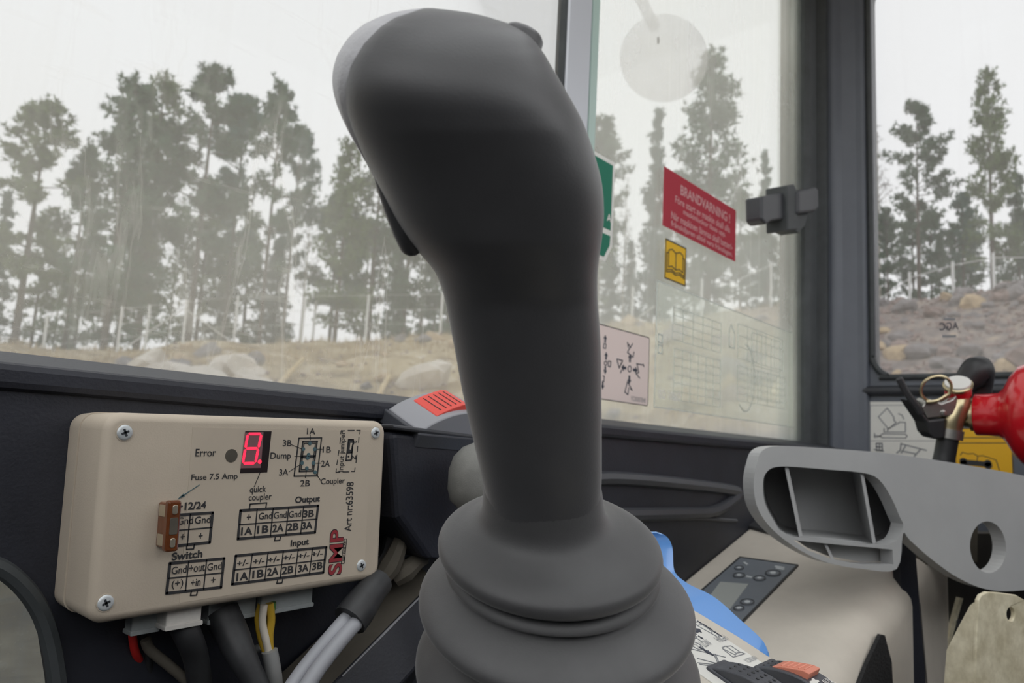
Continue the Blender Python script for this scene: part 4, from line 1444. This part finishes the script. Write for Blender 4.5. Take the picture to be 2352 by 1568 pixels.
# rocker switches on the pod's near end, long axis towards the operator
bx = FPd.uv(1715, 1552)
FK2 = Frame(FPd.px(1752, 1604, 0), -FPd.v, FPd.u, FPd.n)
rk2, hh2 = rocker('rocker_switch', FK2, .046, .017, .0068, 'switch_dark', 'switch_dark', 'dark dotted travel speed rocker switch at the bottom beside the boot', dots=(-.016, .004, 6))
FK3 = Frame(FPd.px(1860, 1598, 0), -FPd.v, FPd.u, FPd.n)
rk3, hh3 = rocker('rocker_switch', FK3, .046, .020, .0076, 'switch_dark', 'switch_dark', 'dark rocker switch with pale orange lock tab and AUX mark', tab=(-.010, .016), tabm='tab_orange', dots=(-.022, -.019, 2))
FT3 = Frame(FK3.p(0, 0, .0087), FPd.u, FPd.v, FPd.n)
lettering(rk3, FT3, 'AUX', 0, 0, hgt=.0048, width=.0090, m='decal_white', bold=.01, h=.0004, uvpos=(.0045, -.004), name='lettering')
FT2 = Frame(FK3.p(0, 0, .0087), FPd.u, FPd.v, FPd.n)
hare = [(-.0075, .002), (-.0055, .0035), (-.003, .0033), (-.001, .0042), (.0008, .0040), (.0002, .0030), (.0018, .0022), (.0012, .0012), (-.0008, .0014), (-.0015, .0004), (-.0028, .0004), (-.0022, .0014), (-.005, .0014), (-.007, .0002), (-.0082, .0006)]
MB().poly(FT2, [(x - .003, y - .003) for x, y in hare], .0, .0005).build('hare_symbol', 'decal_white', rk3)

# blue plastic sheet bent up behind the pod
rb = [(1508, 1222, .47), (1531, 1232, .47), (1544, 1258, .468), (1549, 1312, .462), (1578, 1340, .452), (1640, 1372, .440), (1700, 1424, .420), (1750, 1470, .402), (1764, 1496, .392), (1762, 1512, .388)]
lbp = [(1420, 1230, .47), (1430, 1260, .47), (1440, 1290, .468), (1450, 1340, .462), (1470, 1400, .452), (1530, 1430, .440), (1600, 1480, .420), (1660, 1520, .402), (1690, 1540, .392), (1700, 1555, .388)]
ra_ = smooth_path([at(*p) for p in rb], 5); la_ = smooth_path([at(*p) for p in lbp], 5)
mb = MB()
loops = []
for i, (a, b) in enumerate(zip(ra_, la_)):
    t = (ra_[min(i + 1, len(ra_) - 1)] - ra_[max(i - 1, 0)]).normalized()
    nn = t.cross((b - a).normalized()).normalized() * .0012
    m1 = (a + b) / 2 + nn * 3
    loops.append([a + nn, m1 + nn, b + nn, b - nn, m1 - nn, a - nn])
mb.loft(loops)
tag(mb.build('blue_sheet', 'blue_plastic', smooth=True), 'bright blue plastic sheet bent behind the joystick boot', 'plastic sheet')

# ------------------------------------------------------------------ side console with climate panel
nC = V((-.29, 0, 1)).normalized()
FC = Frame((.702, .259, .66), (0, -1, 0), V((1, 0, .29)), nC)
con = thing('side_console', (.9, .26, 0), 'large beige side console under the window with climate panel', 'console')
mb = MB()
yn, yf, rr_ = .172, YP - .001, .030
sec = [(yf, 0), (yf, 1), (yn + rr_, 1)] + [(yn + rr_ - rr_ * math.sin(a), 1 - (1 - math.cos(a)) * rr_) for a in np.linspace(.2, math.pi / 2, 7)] + [(yn, -1)]
loops = []
for x in (.46, .50, .62, .74, .86):
    zt = .66 + (x - .702) * .29
    lp = []
    for y, k in sec:
        if k == 0 or k == -1:
            lp.append((x, y, 0.0))
        else:
            lp.append((x, y, zt - (1 - k)))
    loops.append(lp)
mb.loft(loops)
mb.build('body', 'beige_console', con, smooth=True, angle=50)
# dark slot in the rounded side, dirt trail beside it
mb = MB()
FCs = Frame((0, yn - .0005, 0), (1, 0, 0), (0, 0, 1), (0, -1, 0))
mb.poly(FCs, [FCs.uv(*p) for p in ((2022, 1456), (2030, 1458), (2046, 1520), (2052, 1640), (1930, 1700), (1960, 1600), (1992, 1520))], -.002, .0008)
mb.build('side_opening', 'mat_black', con)
# climate panel
pc = [FC.uv(*p) for p in ((1700, 1282), (1832, 1300), (1705, 1430))]
pu0, pu1 = pc[0][0], pc[1][0]
pv1 = (pc[0][1] + pc[1][1]) / 2; pv0 = pc[2][1]
cp = MB().rbox(FC, pu0, pu1, pv0 - .004, pv1, 0, .0012, .0015, .0005).build('climate_panel', 'panel_grey', con)
strokes(cp, FC, [((pu0, pv0), (pu0, pv1), (pu1, pv1), (pu1, pv0 - .003))], .0016, 'tape_black', .0016, 'panel_border', px=False)
pxpoly(FC, ((1655, 1340), (1720, 1345), (1677, 1402), (1626, 1379)), .0012, .0018).build('display', 'panel_lcd', cp)
for px_, py_, r_ in ((1698, 1308, .0045), (1776, 1320, .0070), (1698, 1325, .0055), (1745, 1332, .0055), (1717, 1387, .0060), (1698, 1401, .0045)):
    u, v = FC.uv(px_, py_)
    b_ = MB(); b_.poly(FC, circ(u, v, r_, n=20), .0012, .0020)
    b_ = b_.build('button', 'panel_grey', cp, bevel=.0003)
    MB().poly(FC, circ(u, v, r_ * .95, n=20), .0020, .0022, [circ(u, v, r_ * .78, n=20)]).build('ring', 'tape_black', b_)
    MB().poly(FC, circ(u, v, r_ * .38, n=12), .0020, .0023).build('mark', 'panel_mark', b_)
for pr in (((1710, 1296), (1716, 1300)), ((1782, 1305), (1800, 1308)), ((1784, 1309), (1800, 1312)), ((1716, 1328), (1726, 1330)), ((1694, 1402), (1702, 1400))):
    strokes(cp, FC, [pr], .0022, 'panel_mark', .0022, 'printed_mark')
MB().loft([[FC.px(*p, h) for p in ((1716, 1214), (1720, 1178), (1760, 1180), (1800, 1232), (1790, 1234))] for h in (0, .004)]).build('air_vent', 'tape_black', con, bevel=.001)

# ------------------------------------------------------------------ grey ribbed armrest bracket
ua_ = V((.876, -.476, 0)).normalized()
FA = Frame(at(1760, 1200, .55), ua_, (0, 0, 1), V((-.476, -.876, 0)))
arm = thing('armrest_bracket', FA.p(.12, -.05, -.03), 'light grey plastic armrest bracket with ribs and a round hole', 'armrest')
U = FA.uv
outline = smooth_loop([U(*p) for p in ((1752, 1034), (1790, 1024), (1880, 1028), (1990, 1036), (2080, 1046), (2210, 1066), (2352, 1092), (2500, 1125), (2560, 1200), (2520, 1300), (2420, 1342),
                                       (2330, 1357), (2262, 1352), (2200, 1326), (2140, 1284), (2090, 1240), (2074, 1226), (2060, 1306), (1980, 1306), (1905, 1293), (1850, 1270), (1800, 1238), (1762, 1202), (1738, 1160), (1731, 1110), (1738, 1065))], 4)
cav1 = smooth_loop([U(*p) for p in ((1752, 1110), (1760, 1085), (1782, 1072), (1830, 1072), (1900, 1078), (1980, 1085), (2018, 1100), (2046, 1140), (2066, 1185), (2074, 1212), (2040, 1250), (1900, 1238), (1805, 1228), (1776, 1196), (1756, 1155))], 3)
cav2 = [U(*p) for p in ((1822, 1240), (1900, 1248), (1990, 1256), (2050, 1262), (2052, 1296), (1980, 1296), (1908, 1283), (1858, 1264))]
hu, hv = U(2270, 1256)
hr = .0205
hole_ = circ(hu, hv, hr, n=36)
FAs = Frame(FA.o, FA.u, FA.v, FA.n)
FAs.n = FA.n - FA.u * .85                            # the ribbed bay is moulded at a slant behind the plate


def grow(lp, d):
    c = np.mean(np.array(lp), 0)
    return [tuple(np.array(p) + (np.array(p) - c) / np.linalg.norm(np.array(p) - c) * d) for p in lp]


mb = MB()
mb.poly(FA, outline, -.012, 0, [cav1, cav2, hole_])
mb.build('shell', 'grey_plastic', arm, bevel=.0016, bseg=3)
mb = MB(); mb.poly(FAs, grow(cav1, .0025), -.062, -.010, [grow(cav1, .0001)]); mb.build('bay_wall', 'grey_plastic', arm)
mb = MB(); mb.poly(FAs, grow(cav1, .002), -.064, -.060); mb.build('back_web', 'grey_plastic', arm)
mb = MB(); mb.poly(FAs, grow(cav2, .001), -.022, -.016); mb.build('lower_web', 'grey_plastic', arm)
for a, b in (((1806, 1070), (1840, 1234)), ((1980, 1082), (2010, 1250))):
    q0, q1 = np.array(U(*a)), np.array(U(*b))
    d = (q1 - q0) / np.linalg.norm(q1 - q0); nn = np.array((-d[1], d[0])) * .0018
    mb = MB(); mb.poly(FAs, [tuple(q0 - nn), tuple(q1 - nn), tuple(q1 + nn), tuple(q0 + nn)], -.061, -.003)
    mb.build('rib', 'grey_plastic', arm, bevel=.0008)
q0, q1 = np.array(U(1895, 1246)), np.array(U(1915, 1290))
d = (q1 - q0) / np.linalg.norm(q1 - q0); nn = np.array((-d[1], d[0])) * .0013
mb = MB(); mb.poly(FAs, [tuple(q0 - nn), tuple(q1 - nn), tuple(q1 + nn), tuple(q0 + nn)], -.036, -.003)
mb.build('rib', 'grey_plastic', arm, bevel=.0005)
MB().poly(FA, [U(*p) for p in ((2290, 1200), (2420, 1215), (2420, 1320), (2250, 1330), (2255, 1240))], -.075, -.07).build('mount_plate', 'dirt_brown', arm)
# black upright and seat side under the armrest
FU = Frame(at(2095, 1400, .64), ua_, (0, 0, 1), V((-.476, -.876, 0)))
up = thing('support_post', FU.px(2095, 1700), 'flat black upright post under the grey armrest bracket', 'post')
pxpoly(FU, ((2060, 1225), (2100, 1230), (2128, 1568), (2140, 1800), (2098, 1800), (2088, 1568)), -.008, 0).build('bar', 'cab_black', up, bevel=.0012)
pxpoly(FU, ((2111, 1384), (2113, 1384), (2132, 1600), (2130, 1600)), 0, .0006).build('edge_wear_highlight', 'steel', up)
FSd = Frame(at(2200, 1450, .74), ua_, (0, 0, 1), V((-.476, -.876, 0)))
seat = thing('seat_base', FSd.px(2250, 1900, -.1), 'dark dusty seat base panel behind the galvanised plate', 'seat')
pxpoly(FSd, ((2085, 1225), (2700, 1225), (2700, 2100), (2060, 2100)), -.02, 0).build('panel', 'seat_dark', seat)
pxpoly(FSd, ((2196, 1370), (2204, 1372), (2140, 1600), (2132, 1598)), 0, .004).build('edge_strip', 'galvanised', seat)
pxpoly(FSd, ((2188, 1422), (2260, 1424), (2260, 1446), (2186, 1444)), 0, .006).build('cross_tab', 'cab_dark_grey', seat)
# galvanised plate with a hole
FGv = Frame(at(2290, 1450, .52), V((.93, -.37, 0)), (0, 0, 1), V((-.37, -.93, 0)))
gp = thing('metal_plate', FGv.px(2280, 1700), 'mottled galvanised metal plate with a bolt hole at the lower right', 'metal plate')
hu2, hv2 = FGv.uv(2322, 1410)
outl = [FGv.uv(*p) for p in ((2248, 1378), (2254, 1366), (2268, 1359), (2300, 1361), (2335, 1366), (2352, 1376), (2375, 1410), (2385, 1600), (2385, 1800), (2238, 1800), (2240, 1568), (2244, 1450))]
MB().poly(FGv, outl, -.003, 0, [circ(hu2, hv2, .0046, n=24)]).build('plate', 'galvanised', gp, bevel=.0008)
fold = [(2247, 1385), (2245, 1440), (2243, 1495), (2240, 1568), (2238, 1800)]
edge = [(2238, 1392), (2212, 1440), (2184, 1495), (2178, 1568), (2178, 1800)]
mb = MB()
lps = []
for a, b in zip(fold, edge):
    p0 = FGv.px(*a); d_ = (p0 - CAM).dot(RM @ V((0, 0, 1)))
    w_ = (a[0] - b[0]) / 62
    p1 = at(b[0], b[1], d_ + .016 * w_); th_ = FGv.n * -.003
    lps.append([p0, (p0 + p1) / 2 + FGv.n * .0015 * w_, p1, p1 + th_, (p0 + p1) / 2 + th_, p0 + th_])
mb.loft(lps)
mb.build('folded_edge', 'galvanised', gp, smooth=True, angle=50)

# ------------------------------------------------------------------ decals on the rear wall
FD = Frame((X2 - .0006, 0, 0), (0, -1, 0), (0, 0, 1), (-1, 0, 0))
a0 = FD.uv(1989, 922); a1 = FD.uv(2192, 1110)
wd1 = sticker(FD, 'transport_decal', a0[0], a1[0], a1[1] - .02, a0[1], .004, 'decal_white', 'white decal with tilting machine drawing on the rear wall')
strokes(wd1, FD, [((1999, 1100), (1999, 931), (2192, 929)), ((1999, 1012), (2192, 1012))], .0009, 'decal_grey', .0008, 'frame_line')
strokes(wd1, FD, [[(2018, 957), (2038, 937), (2053, 957), (2054, 966), (2059, 970), (2041, 985), (2018, 957)], [(2041, 984), (2064, 972), (2066, 969), (2080, 970), (2080, 990)], [(2031, 984), (2031, 992), (2080, 992)], [(2039, 984), (2039, 990)],
                  [(2028, 996), (2080, 997), (2084, 1001), (2080, 1006), (2026, 1005), (2022, 1000), (2028, 996)], [(2009, 995), (2009, 1004), (2022, 1002), (2009, 999)], [(2064, 950), (2072, 953), (2076, 962)]], .0016, 'decal_grey', .0008)
strokes(wd1, FD, [[(2013, 1018), (2026, 1018), (2027, 1034), (2014, 1034), (2013, 1018)], [(2020, 1018), (2020, 1034)], [(2013, 1026), (2026, 1026)], [(2008, 1032), (2030, 1036)],
                  [(2070, 1019), (2128, 1034)], [(2070, 1018), (2068, 1034), (2060, 1040)], [(2080, 1024), (2070, 1040)], [(2115, 1031), (2100, 1048)], [(2074, 1036), (2104, 1042)]], .0020, 'decal_grey', .0008)
b0 = FD.uv(2190, 982); b1 = FD.uv(2330, 1130)
wd2 = sticker(FD, 'service_decal', b0[0] + .001, b1[0], b1[1], b0[1], .003, 'decal_yellow', 'yellow decal with wrench and book symbol on the rear wall', border='ink', bw=.0012)
strokes(wd2, FD, [((2196, 1005), (2330, 1005)), ((2196, 1017), (2330, 1017))], .0012, 'ink', .0008, 'frame_line')
strokes(wd2, FD, [[(2206, 1045), (2211, 1038), (2222, 1042), (2236, 1041), (2246, 1047), (2258, 1046), (2270, 1050), (2288, 1056), (2296, 1080)], [(2246, 1047), (2244, 1060)]], .0010, 'ink', .0008)
strokes(wd2, FD, [[(2214, 1061), (2268, 1066)]], .0075, 'ink', .0008, 'wrench_symbol')
for x, y in ((2213, 1059), (2214, 1064), (2269, 1064), (2270, 1069)):
    u, v = FD.uv(x, y)
    MB().poly(FD, circ(u, v, .0050, n=14), .0004, .0009).build('wrench_symbol', 'ink', wd2)

# ------------------------------------------------------------------ fire extinguisher lying along the rear wall
EA = V((0.0, -1, 0.0))
ED = .80
eo = at(2240, 952, ED)
ext = thing('fire_extinguisher', at(2352, 1085, ED), 'red fire extinguisher with gauge, pull ring and black levers', 'extinguisher')
px2m = ED / F
MB().lathe(eo, EA, [(0, .0205), (.001, .0215), (.012, .0215), (.022, .0225), (.027, .028), (.033, .040), (.041, .0495), (.053, .0545), (.066, .0555), (.30, .0555), (.32, .050), (.33, .03)], 56).build('cylinder', 'ext_red', ext, smooth=True, angle=60)
vb = at(2180, 948, ED)
vm = MB()
vm.lathe(eo + EA * .002, -EA, [(0, .017), (.006, .017), (.007, .0135), (.016, .0125), (.020, .010), (.034, .010)], 24)
vm.build('valve_neck', 'brass', ext, smooth=True)
vm = MB()
vm.tube([at(2204, 905, ED), at(2200, 930, ED), at(2185, 965, ED), at(2178, 1000, ED)], [.010, .0125, .0125, .0115], 14, 4)
vm.build('valve_body', 'brass', ext, smooth=True)
# steel lever carrier and the two black levers
FE = Frame(at(2120, 930, ED), RM @ V((1, 0, 0)), RM @ V((0, -1, 0)), RM @ V((0, 0, -1)))
pxpoly(FE, ((2106, 932), (2122, 914), (2150, 925), (2176, 915), (2188, 900), (2184, 948), (2160, 954), (2118, 958)), -.012, .010).build('lever_carrier', 'steel', ext, bevel=.0015)
ext_up = MB()
e = [(2064, 868), (2080, 900), (2108, 938), (2118, 955)]
ext_up.loft([[at(x - 8, y + 2, ED - .012), at(x + 8, y - 4, ED - .012), at(x + 8, y - 4, ED + .014), at(x - 8, y + 2, ED + .014)] for x, y in e])
ext_up.build('upper_lever', 'ext_black', ext, bevel=.002)
pxpoly(FE, ((2076, 915), (2112, 952), (2120, 962), (2158, 957), (2156, 1003), (2132, 1006), (2118, 990), (2112, 968)), -.012, .012).build('lower_lever', 'ext_black', ext, bevel=.002)
u, v = FE.uv(2154, 946)
MB().lathe(FE.p(u, v, .009), FE.n, [(0, .003), (.0025, .003), (.003, .0015)], 14).build('pivot_pin', 'steel', ext, smooth=True)
u, v = FE.uv(2133, 891)
ring = [FE.p(u + .0155 * math.cos(a), v + .0135 * math.sin(a), .014 + .004 * math.sin(a)) for a in np.linspace(-1.2, 4.9, 22)]
MB().tube(ring, .0016, 8, 2).build('pull_ring', 'brass', ext, smooth=True)
MB().tube([FE.px(2112, 921, .013), FE.px(2135, 918, .014), FE.px(2158, 905, .014)], .0018, 8, 3).build('safety_pin', 'brass', ext, smooth=True)
gc = at(2200, 884, ED - .004)
gax = (V((0, 0, 1)) * .8 + (CAM - gc).normalized() * .62).normalized()
MB().lathe(gc - gax * .022, gax, [(0, .007), (.010, .008), (.011, .0125), (.021, .0130)], 28).build('gauge_body', 'ext_red', ext, smooth=True)
MB().lathe(gc - gax * .002, gax, [(0, .0137), (.003, .0140), (.0036, .0130)], 32).build('gauge_bezel', 'brass', ext, smooth=True)
MB().lathe(gc + gax * .0012, gax, [(0, .0122), (.0026, .0120)], 32).build('gauge_face', 'gauge_face', ext, smooth=True)
MB().tube([at(2182, 985, ED), at(2178, 1006, ED)], .0135, 16, 1).build('hose_ferrule', 'steel', ext, smooth=True)
MB().tube([at(2178, 1002, ED), at(2171, 1040, ED), at(2162, 1090, ED), at(2160, 1180, ED + .01)], .0105, 16, 5).build('hose', 'ext_black', ext, smooth=True)
MB().tube([at(2205, 892, ED + .05), at(2228, 868, ED + .05), at(2246, 850, ED + .05), at(2250, 880, ED + .06), at(2248, 930, ED + .06)], [.010, .0145, .0165, .0135, .010], 18, 5).build('nozzle', 'ext_black', ext, smooth=True)
# shelf that carries it, hidden behind the armrest
zb = (eo + EA * .2).z - .0555
slab('trim_11', (.86, -.70, zb - .03), (X2, .105, zb), 'cab_black')

# ------------------------------------------------------------------ the joystick
def DJ(y):
    return .248 - (1130 - y) * .0000385


GR = [  # row, left, right silhouette
    (1205, 1116, 1386), (1150, 1114, 1384), (1100, 1108, 1382), (1000, 1085, 1382), (900, 1062, 1381), (800, 1045, 1380), (740, 1033, 1376), (700, 1026, 1372), (660, 1018, 1370), (630, 1004, 1371), (600, 984, 1373), (570, 954, 1377),
    (540, 930, 1381), (510, 911, 1384), (480, 896, 1384), (440, 879, 1382), (400, 859, 1375), (360, 838, 1363), (320, 815, 1350), (280, 795, 1335), (240, 778, 1314), (200, 768, 1291), (160, 768, 1268),
    (125, 779, 1247), (95, 796, 1229), (78, 810, 1216), (66, 824, 1198), (58, 834, 1178), (48, 852, 1150), (38, 874, 1118), (30, 896, 1085), (24, 922, 1045), (20, 950, 1012), (18.5, 972, 992)]
rows = []
src = np.array(GR)
ys = np.concatenate([np.linspace(1205, 640, 30), np.linspace(625, 130, 44), np.linspace(122, 60, 12), np.linspace(54, 18.5, 14)])
for y in ys:
    rows.append((y, float(np.interp(-y, -src[:, 0], src[:, 1])), float(np.interp(-y, -src[:, 0], src[:, 2]))))
# light smoothing of the interpolated silhouette
arr = np.array(rows)
for it in range(3):
    arr[1:-1, 1:] = .5 * arr[1:-1, 1:] + .25 * (arr[:-2, 1:] + arr[2:, 1:])
SEAM = [(18, 975), (24, 955), (40, 908), (60, 880), (100, 846), (150, 820), (200, 809), (250, 809), (300, 821), (350, 842), (378, 856), (392, 858)]
js = thing('joystick', at(1280, 1680, .2745), 'black joystick grip with round head on a grey rubber boot', 'joystick')
gl_, pl_ = [], []
NG, NP = 44, 16
for y, l, r in arr:
    D = DJ(y)
    cx_, a_ = (l + r) / 2, (r - l) / 2
    am = a_ * D / F
    kk = 1 - .035 * min(1, max(0, (y - 1095) / 60))
    a_ *= kk
    base_b = np.interp(y, [18, 300, 560, 700, 1150], [.030, .031, .027, .0205, .0195])
    b_ = base_b
    if y < 260:
        b_ = base_b * math.sqrt(max(0.0, 1 - ((260 - y) / 242.5) ** 2)) if y > 18.6 else .001
    b_ = max(b_ * kk, .0012)
    # seam angle measured from the left end (theta = pi)
    ths = 0.0
    if y < 388:
        sx = float(np.interp(y, [p[0] for p in SEAM], [p[1] for p in SEAM]))
        c = max(-1, min(1, (sx - cx_) / a_))
        ths = math.acos(-c)                        # opening half-angle of the face plate
    e = 2.1 if y < 60 else float(np.interp(y, [60, 650, 900], [2.3, 2.25, 2.0]))

    def pt(th, inset=0.0):
        ct, sn = math.cos(th), math.sin(th)
        x = math.copysign(abs(ct) ** (2 / e), ct) * (a_ - inset * F / D)
        z = math.copysign(abs(sn) ** (2 / e), sn) * (b_ - inset)
        return at(cx_ + x * D / (D + z), y, D + z)
    if y < 388 and ths > .02:
        # convert seam angle for the superellipse
        cc = -math.cos(ths)
        th_s = math.acos(max(-1, min(1, math.copysign(abs(cc) ** (e / 2), cc))))
        half = math.pi - th_s
    else:
        half = .0
    half *= min(1.0, max(0.0, (386 - y) / 60)) ** .6
    fade = min(1.0, half / .35)
    g_ = []
    for k in range(NG + 1):                        # grip shell runs from one seam round the right side to the other
        th = -(math.pi - half) + 2 * (math.pi - half) * k / NG
        g_.append(pt(th, .0006 * fade if k in (0, NG) else 0))
    gl_.append(g_)
    if half > .02:
        pl_.append([pt(math.pi - half + 2 * half * k / NP, .0007 * fade if k in (0, NP) else -.0001) for k in range(NP + 1)])
mb = MB()
mb.loft(gl_, False, False, closed=False)
# close lower end and crown
k = len(mb.v); mb.v.append(sum(gl_[-1], V()) / len(gl_[-1]))
n0 = (len(gl_) - 1) * (NG + 1)
mb.f += [(n0 + j, n0 + j + 1, k) for j in range(NG)]
mb.build('grip', 'rubber', js, smooth=True, angle=60)
mb = MB()
mb.loft(pl_, False, False, closed=False)
mb.build('face_plate', 'grip_plate', js, smooth=True, angle=60)
tg = MB()
tg.tube([at(862, 372, DJ(372) - .006), at(880, 418, DJ(418) - .007), at(905, 476, DJ(476) - .008), at(928, 528, DJ(528) - .008), at(944, 566, DJ(566) - .007), at(962, 572, DJ(572) - .004)], [.0012, .0022, .0030, .0034, .0030, .0010], 14, 5)
tg.build('trigger', 'rubber', js, smooth=True)
tb_ = MB()
tb_.lathe(at(1192, 72, DJ(70) - .002) - RM @ V((0, -.004, 0)), RM @ V((.35, -.9, 0)), [(0, .0060), (.003, .0058), (.0042, .0048), (.0048, .002)], 20)
tb_.build('thumb_button', 'rubber', js, smooth=True)
# rubber boot: rings share one axis that leans towards the operator
tax = (RM @ V((.055, -math.cos(math.radians(16.5)), -math.sin(math.radians(16.5))))).normalized()
ru = (RM @ V((1, 0, 0)) - tax * tax.dot(RM @ V((1, 0, 0)))).normalized()
rw = tax.cross(ru).normalized()


def ring_(px, py, r, seg=72):
    D = .255 + (py - 1235) * .0000428
    c = at(px, py, D)
    return [c + (ru * math.cos(2 * math.pi * k / seg) + rw * math.sin(2 * math.pi * k / seg)) * r for k in range(seg)]


def smooth_rings(rs, sub=3):
    pts = smooth_path([V(r) for r in rs], sub)
    return [ring_(p.x, p.y, p.z) for p in pts]


collar = [(1246.5, 1104, .0186), (1247, 1122, .0193), (1248, 1150, .0198), (1249.5, 1175, .0206), (1252, 1196, .0228), (1256, 1213, .0275), (1259, 1224, .0325), (1262, 1236, .0358), (1263, 1248, .0371), (1264, 1262, .0370), (1265, 1273, .0352), (1266, 1278, .0325)]
MB().loft(smooth_rings(collar), False, True).build('boot_collar', 'collar_rubber', js, smooth=True, angle=70)
bell = [(1267, 1280, .0322), (1268, 1288, .0345), (1268.5, 1298, .0358), (1269, 1304, .0356), (1270, 1309, .0335), (1271, 1318, .0338), (1273, 1334, .0385), (1275, 1350, .0430), (1277, 1365, .0457), (1278, 1376, .0465), (1279, 1388, .0462),
        (1280, 1396, .0440), (1280, 1408, .0380), (1280, 1424, .0345), (1280, 1440, .0355), (1280, 1460, .0405), (1280, 1484, .0455), (1280, 1506, .0485), (1280, 1522, .0490), (1280, 1538, .0482), (1280, 1548, .0455), (1280, 1562, .0390), (1280, 1580, .0365),
        (1280, 1605, .0400), (1280, 1640, .0480), (1280, 1675, .0520), (1280, 1700, .0520)]
MB().loft(smooth_rings(bell), True, True).build('bellows', 'boot_rubber', js, smooth=True, angle=70)
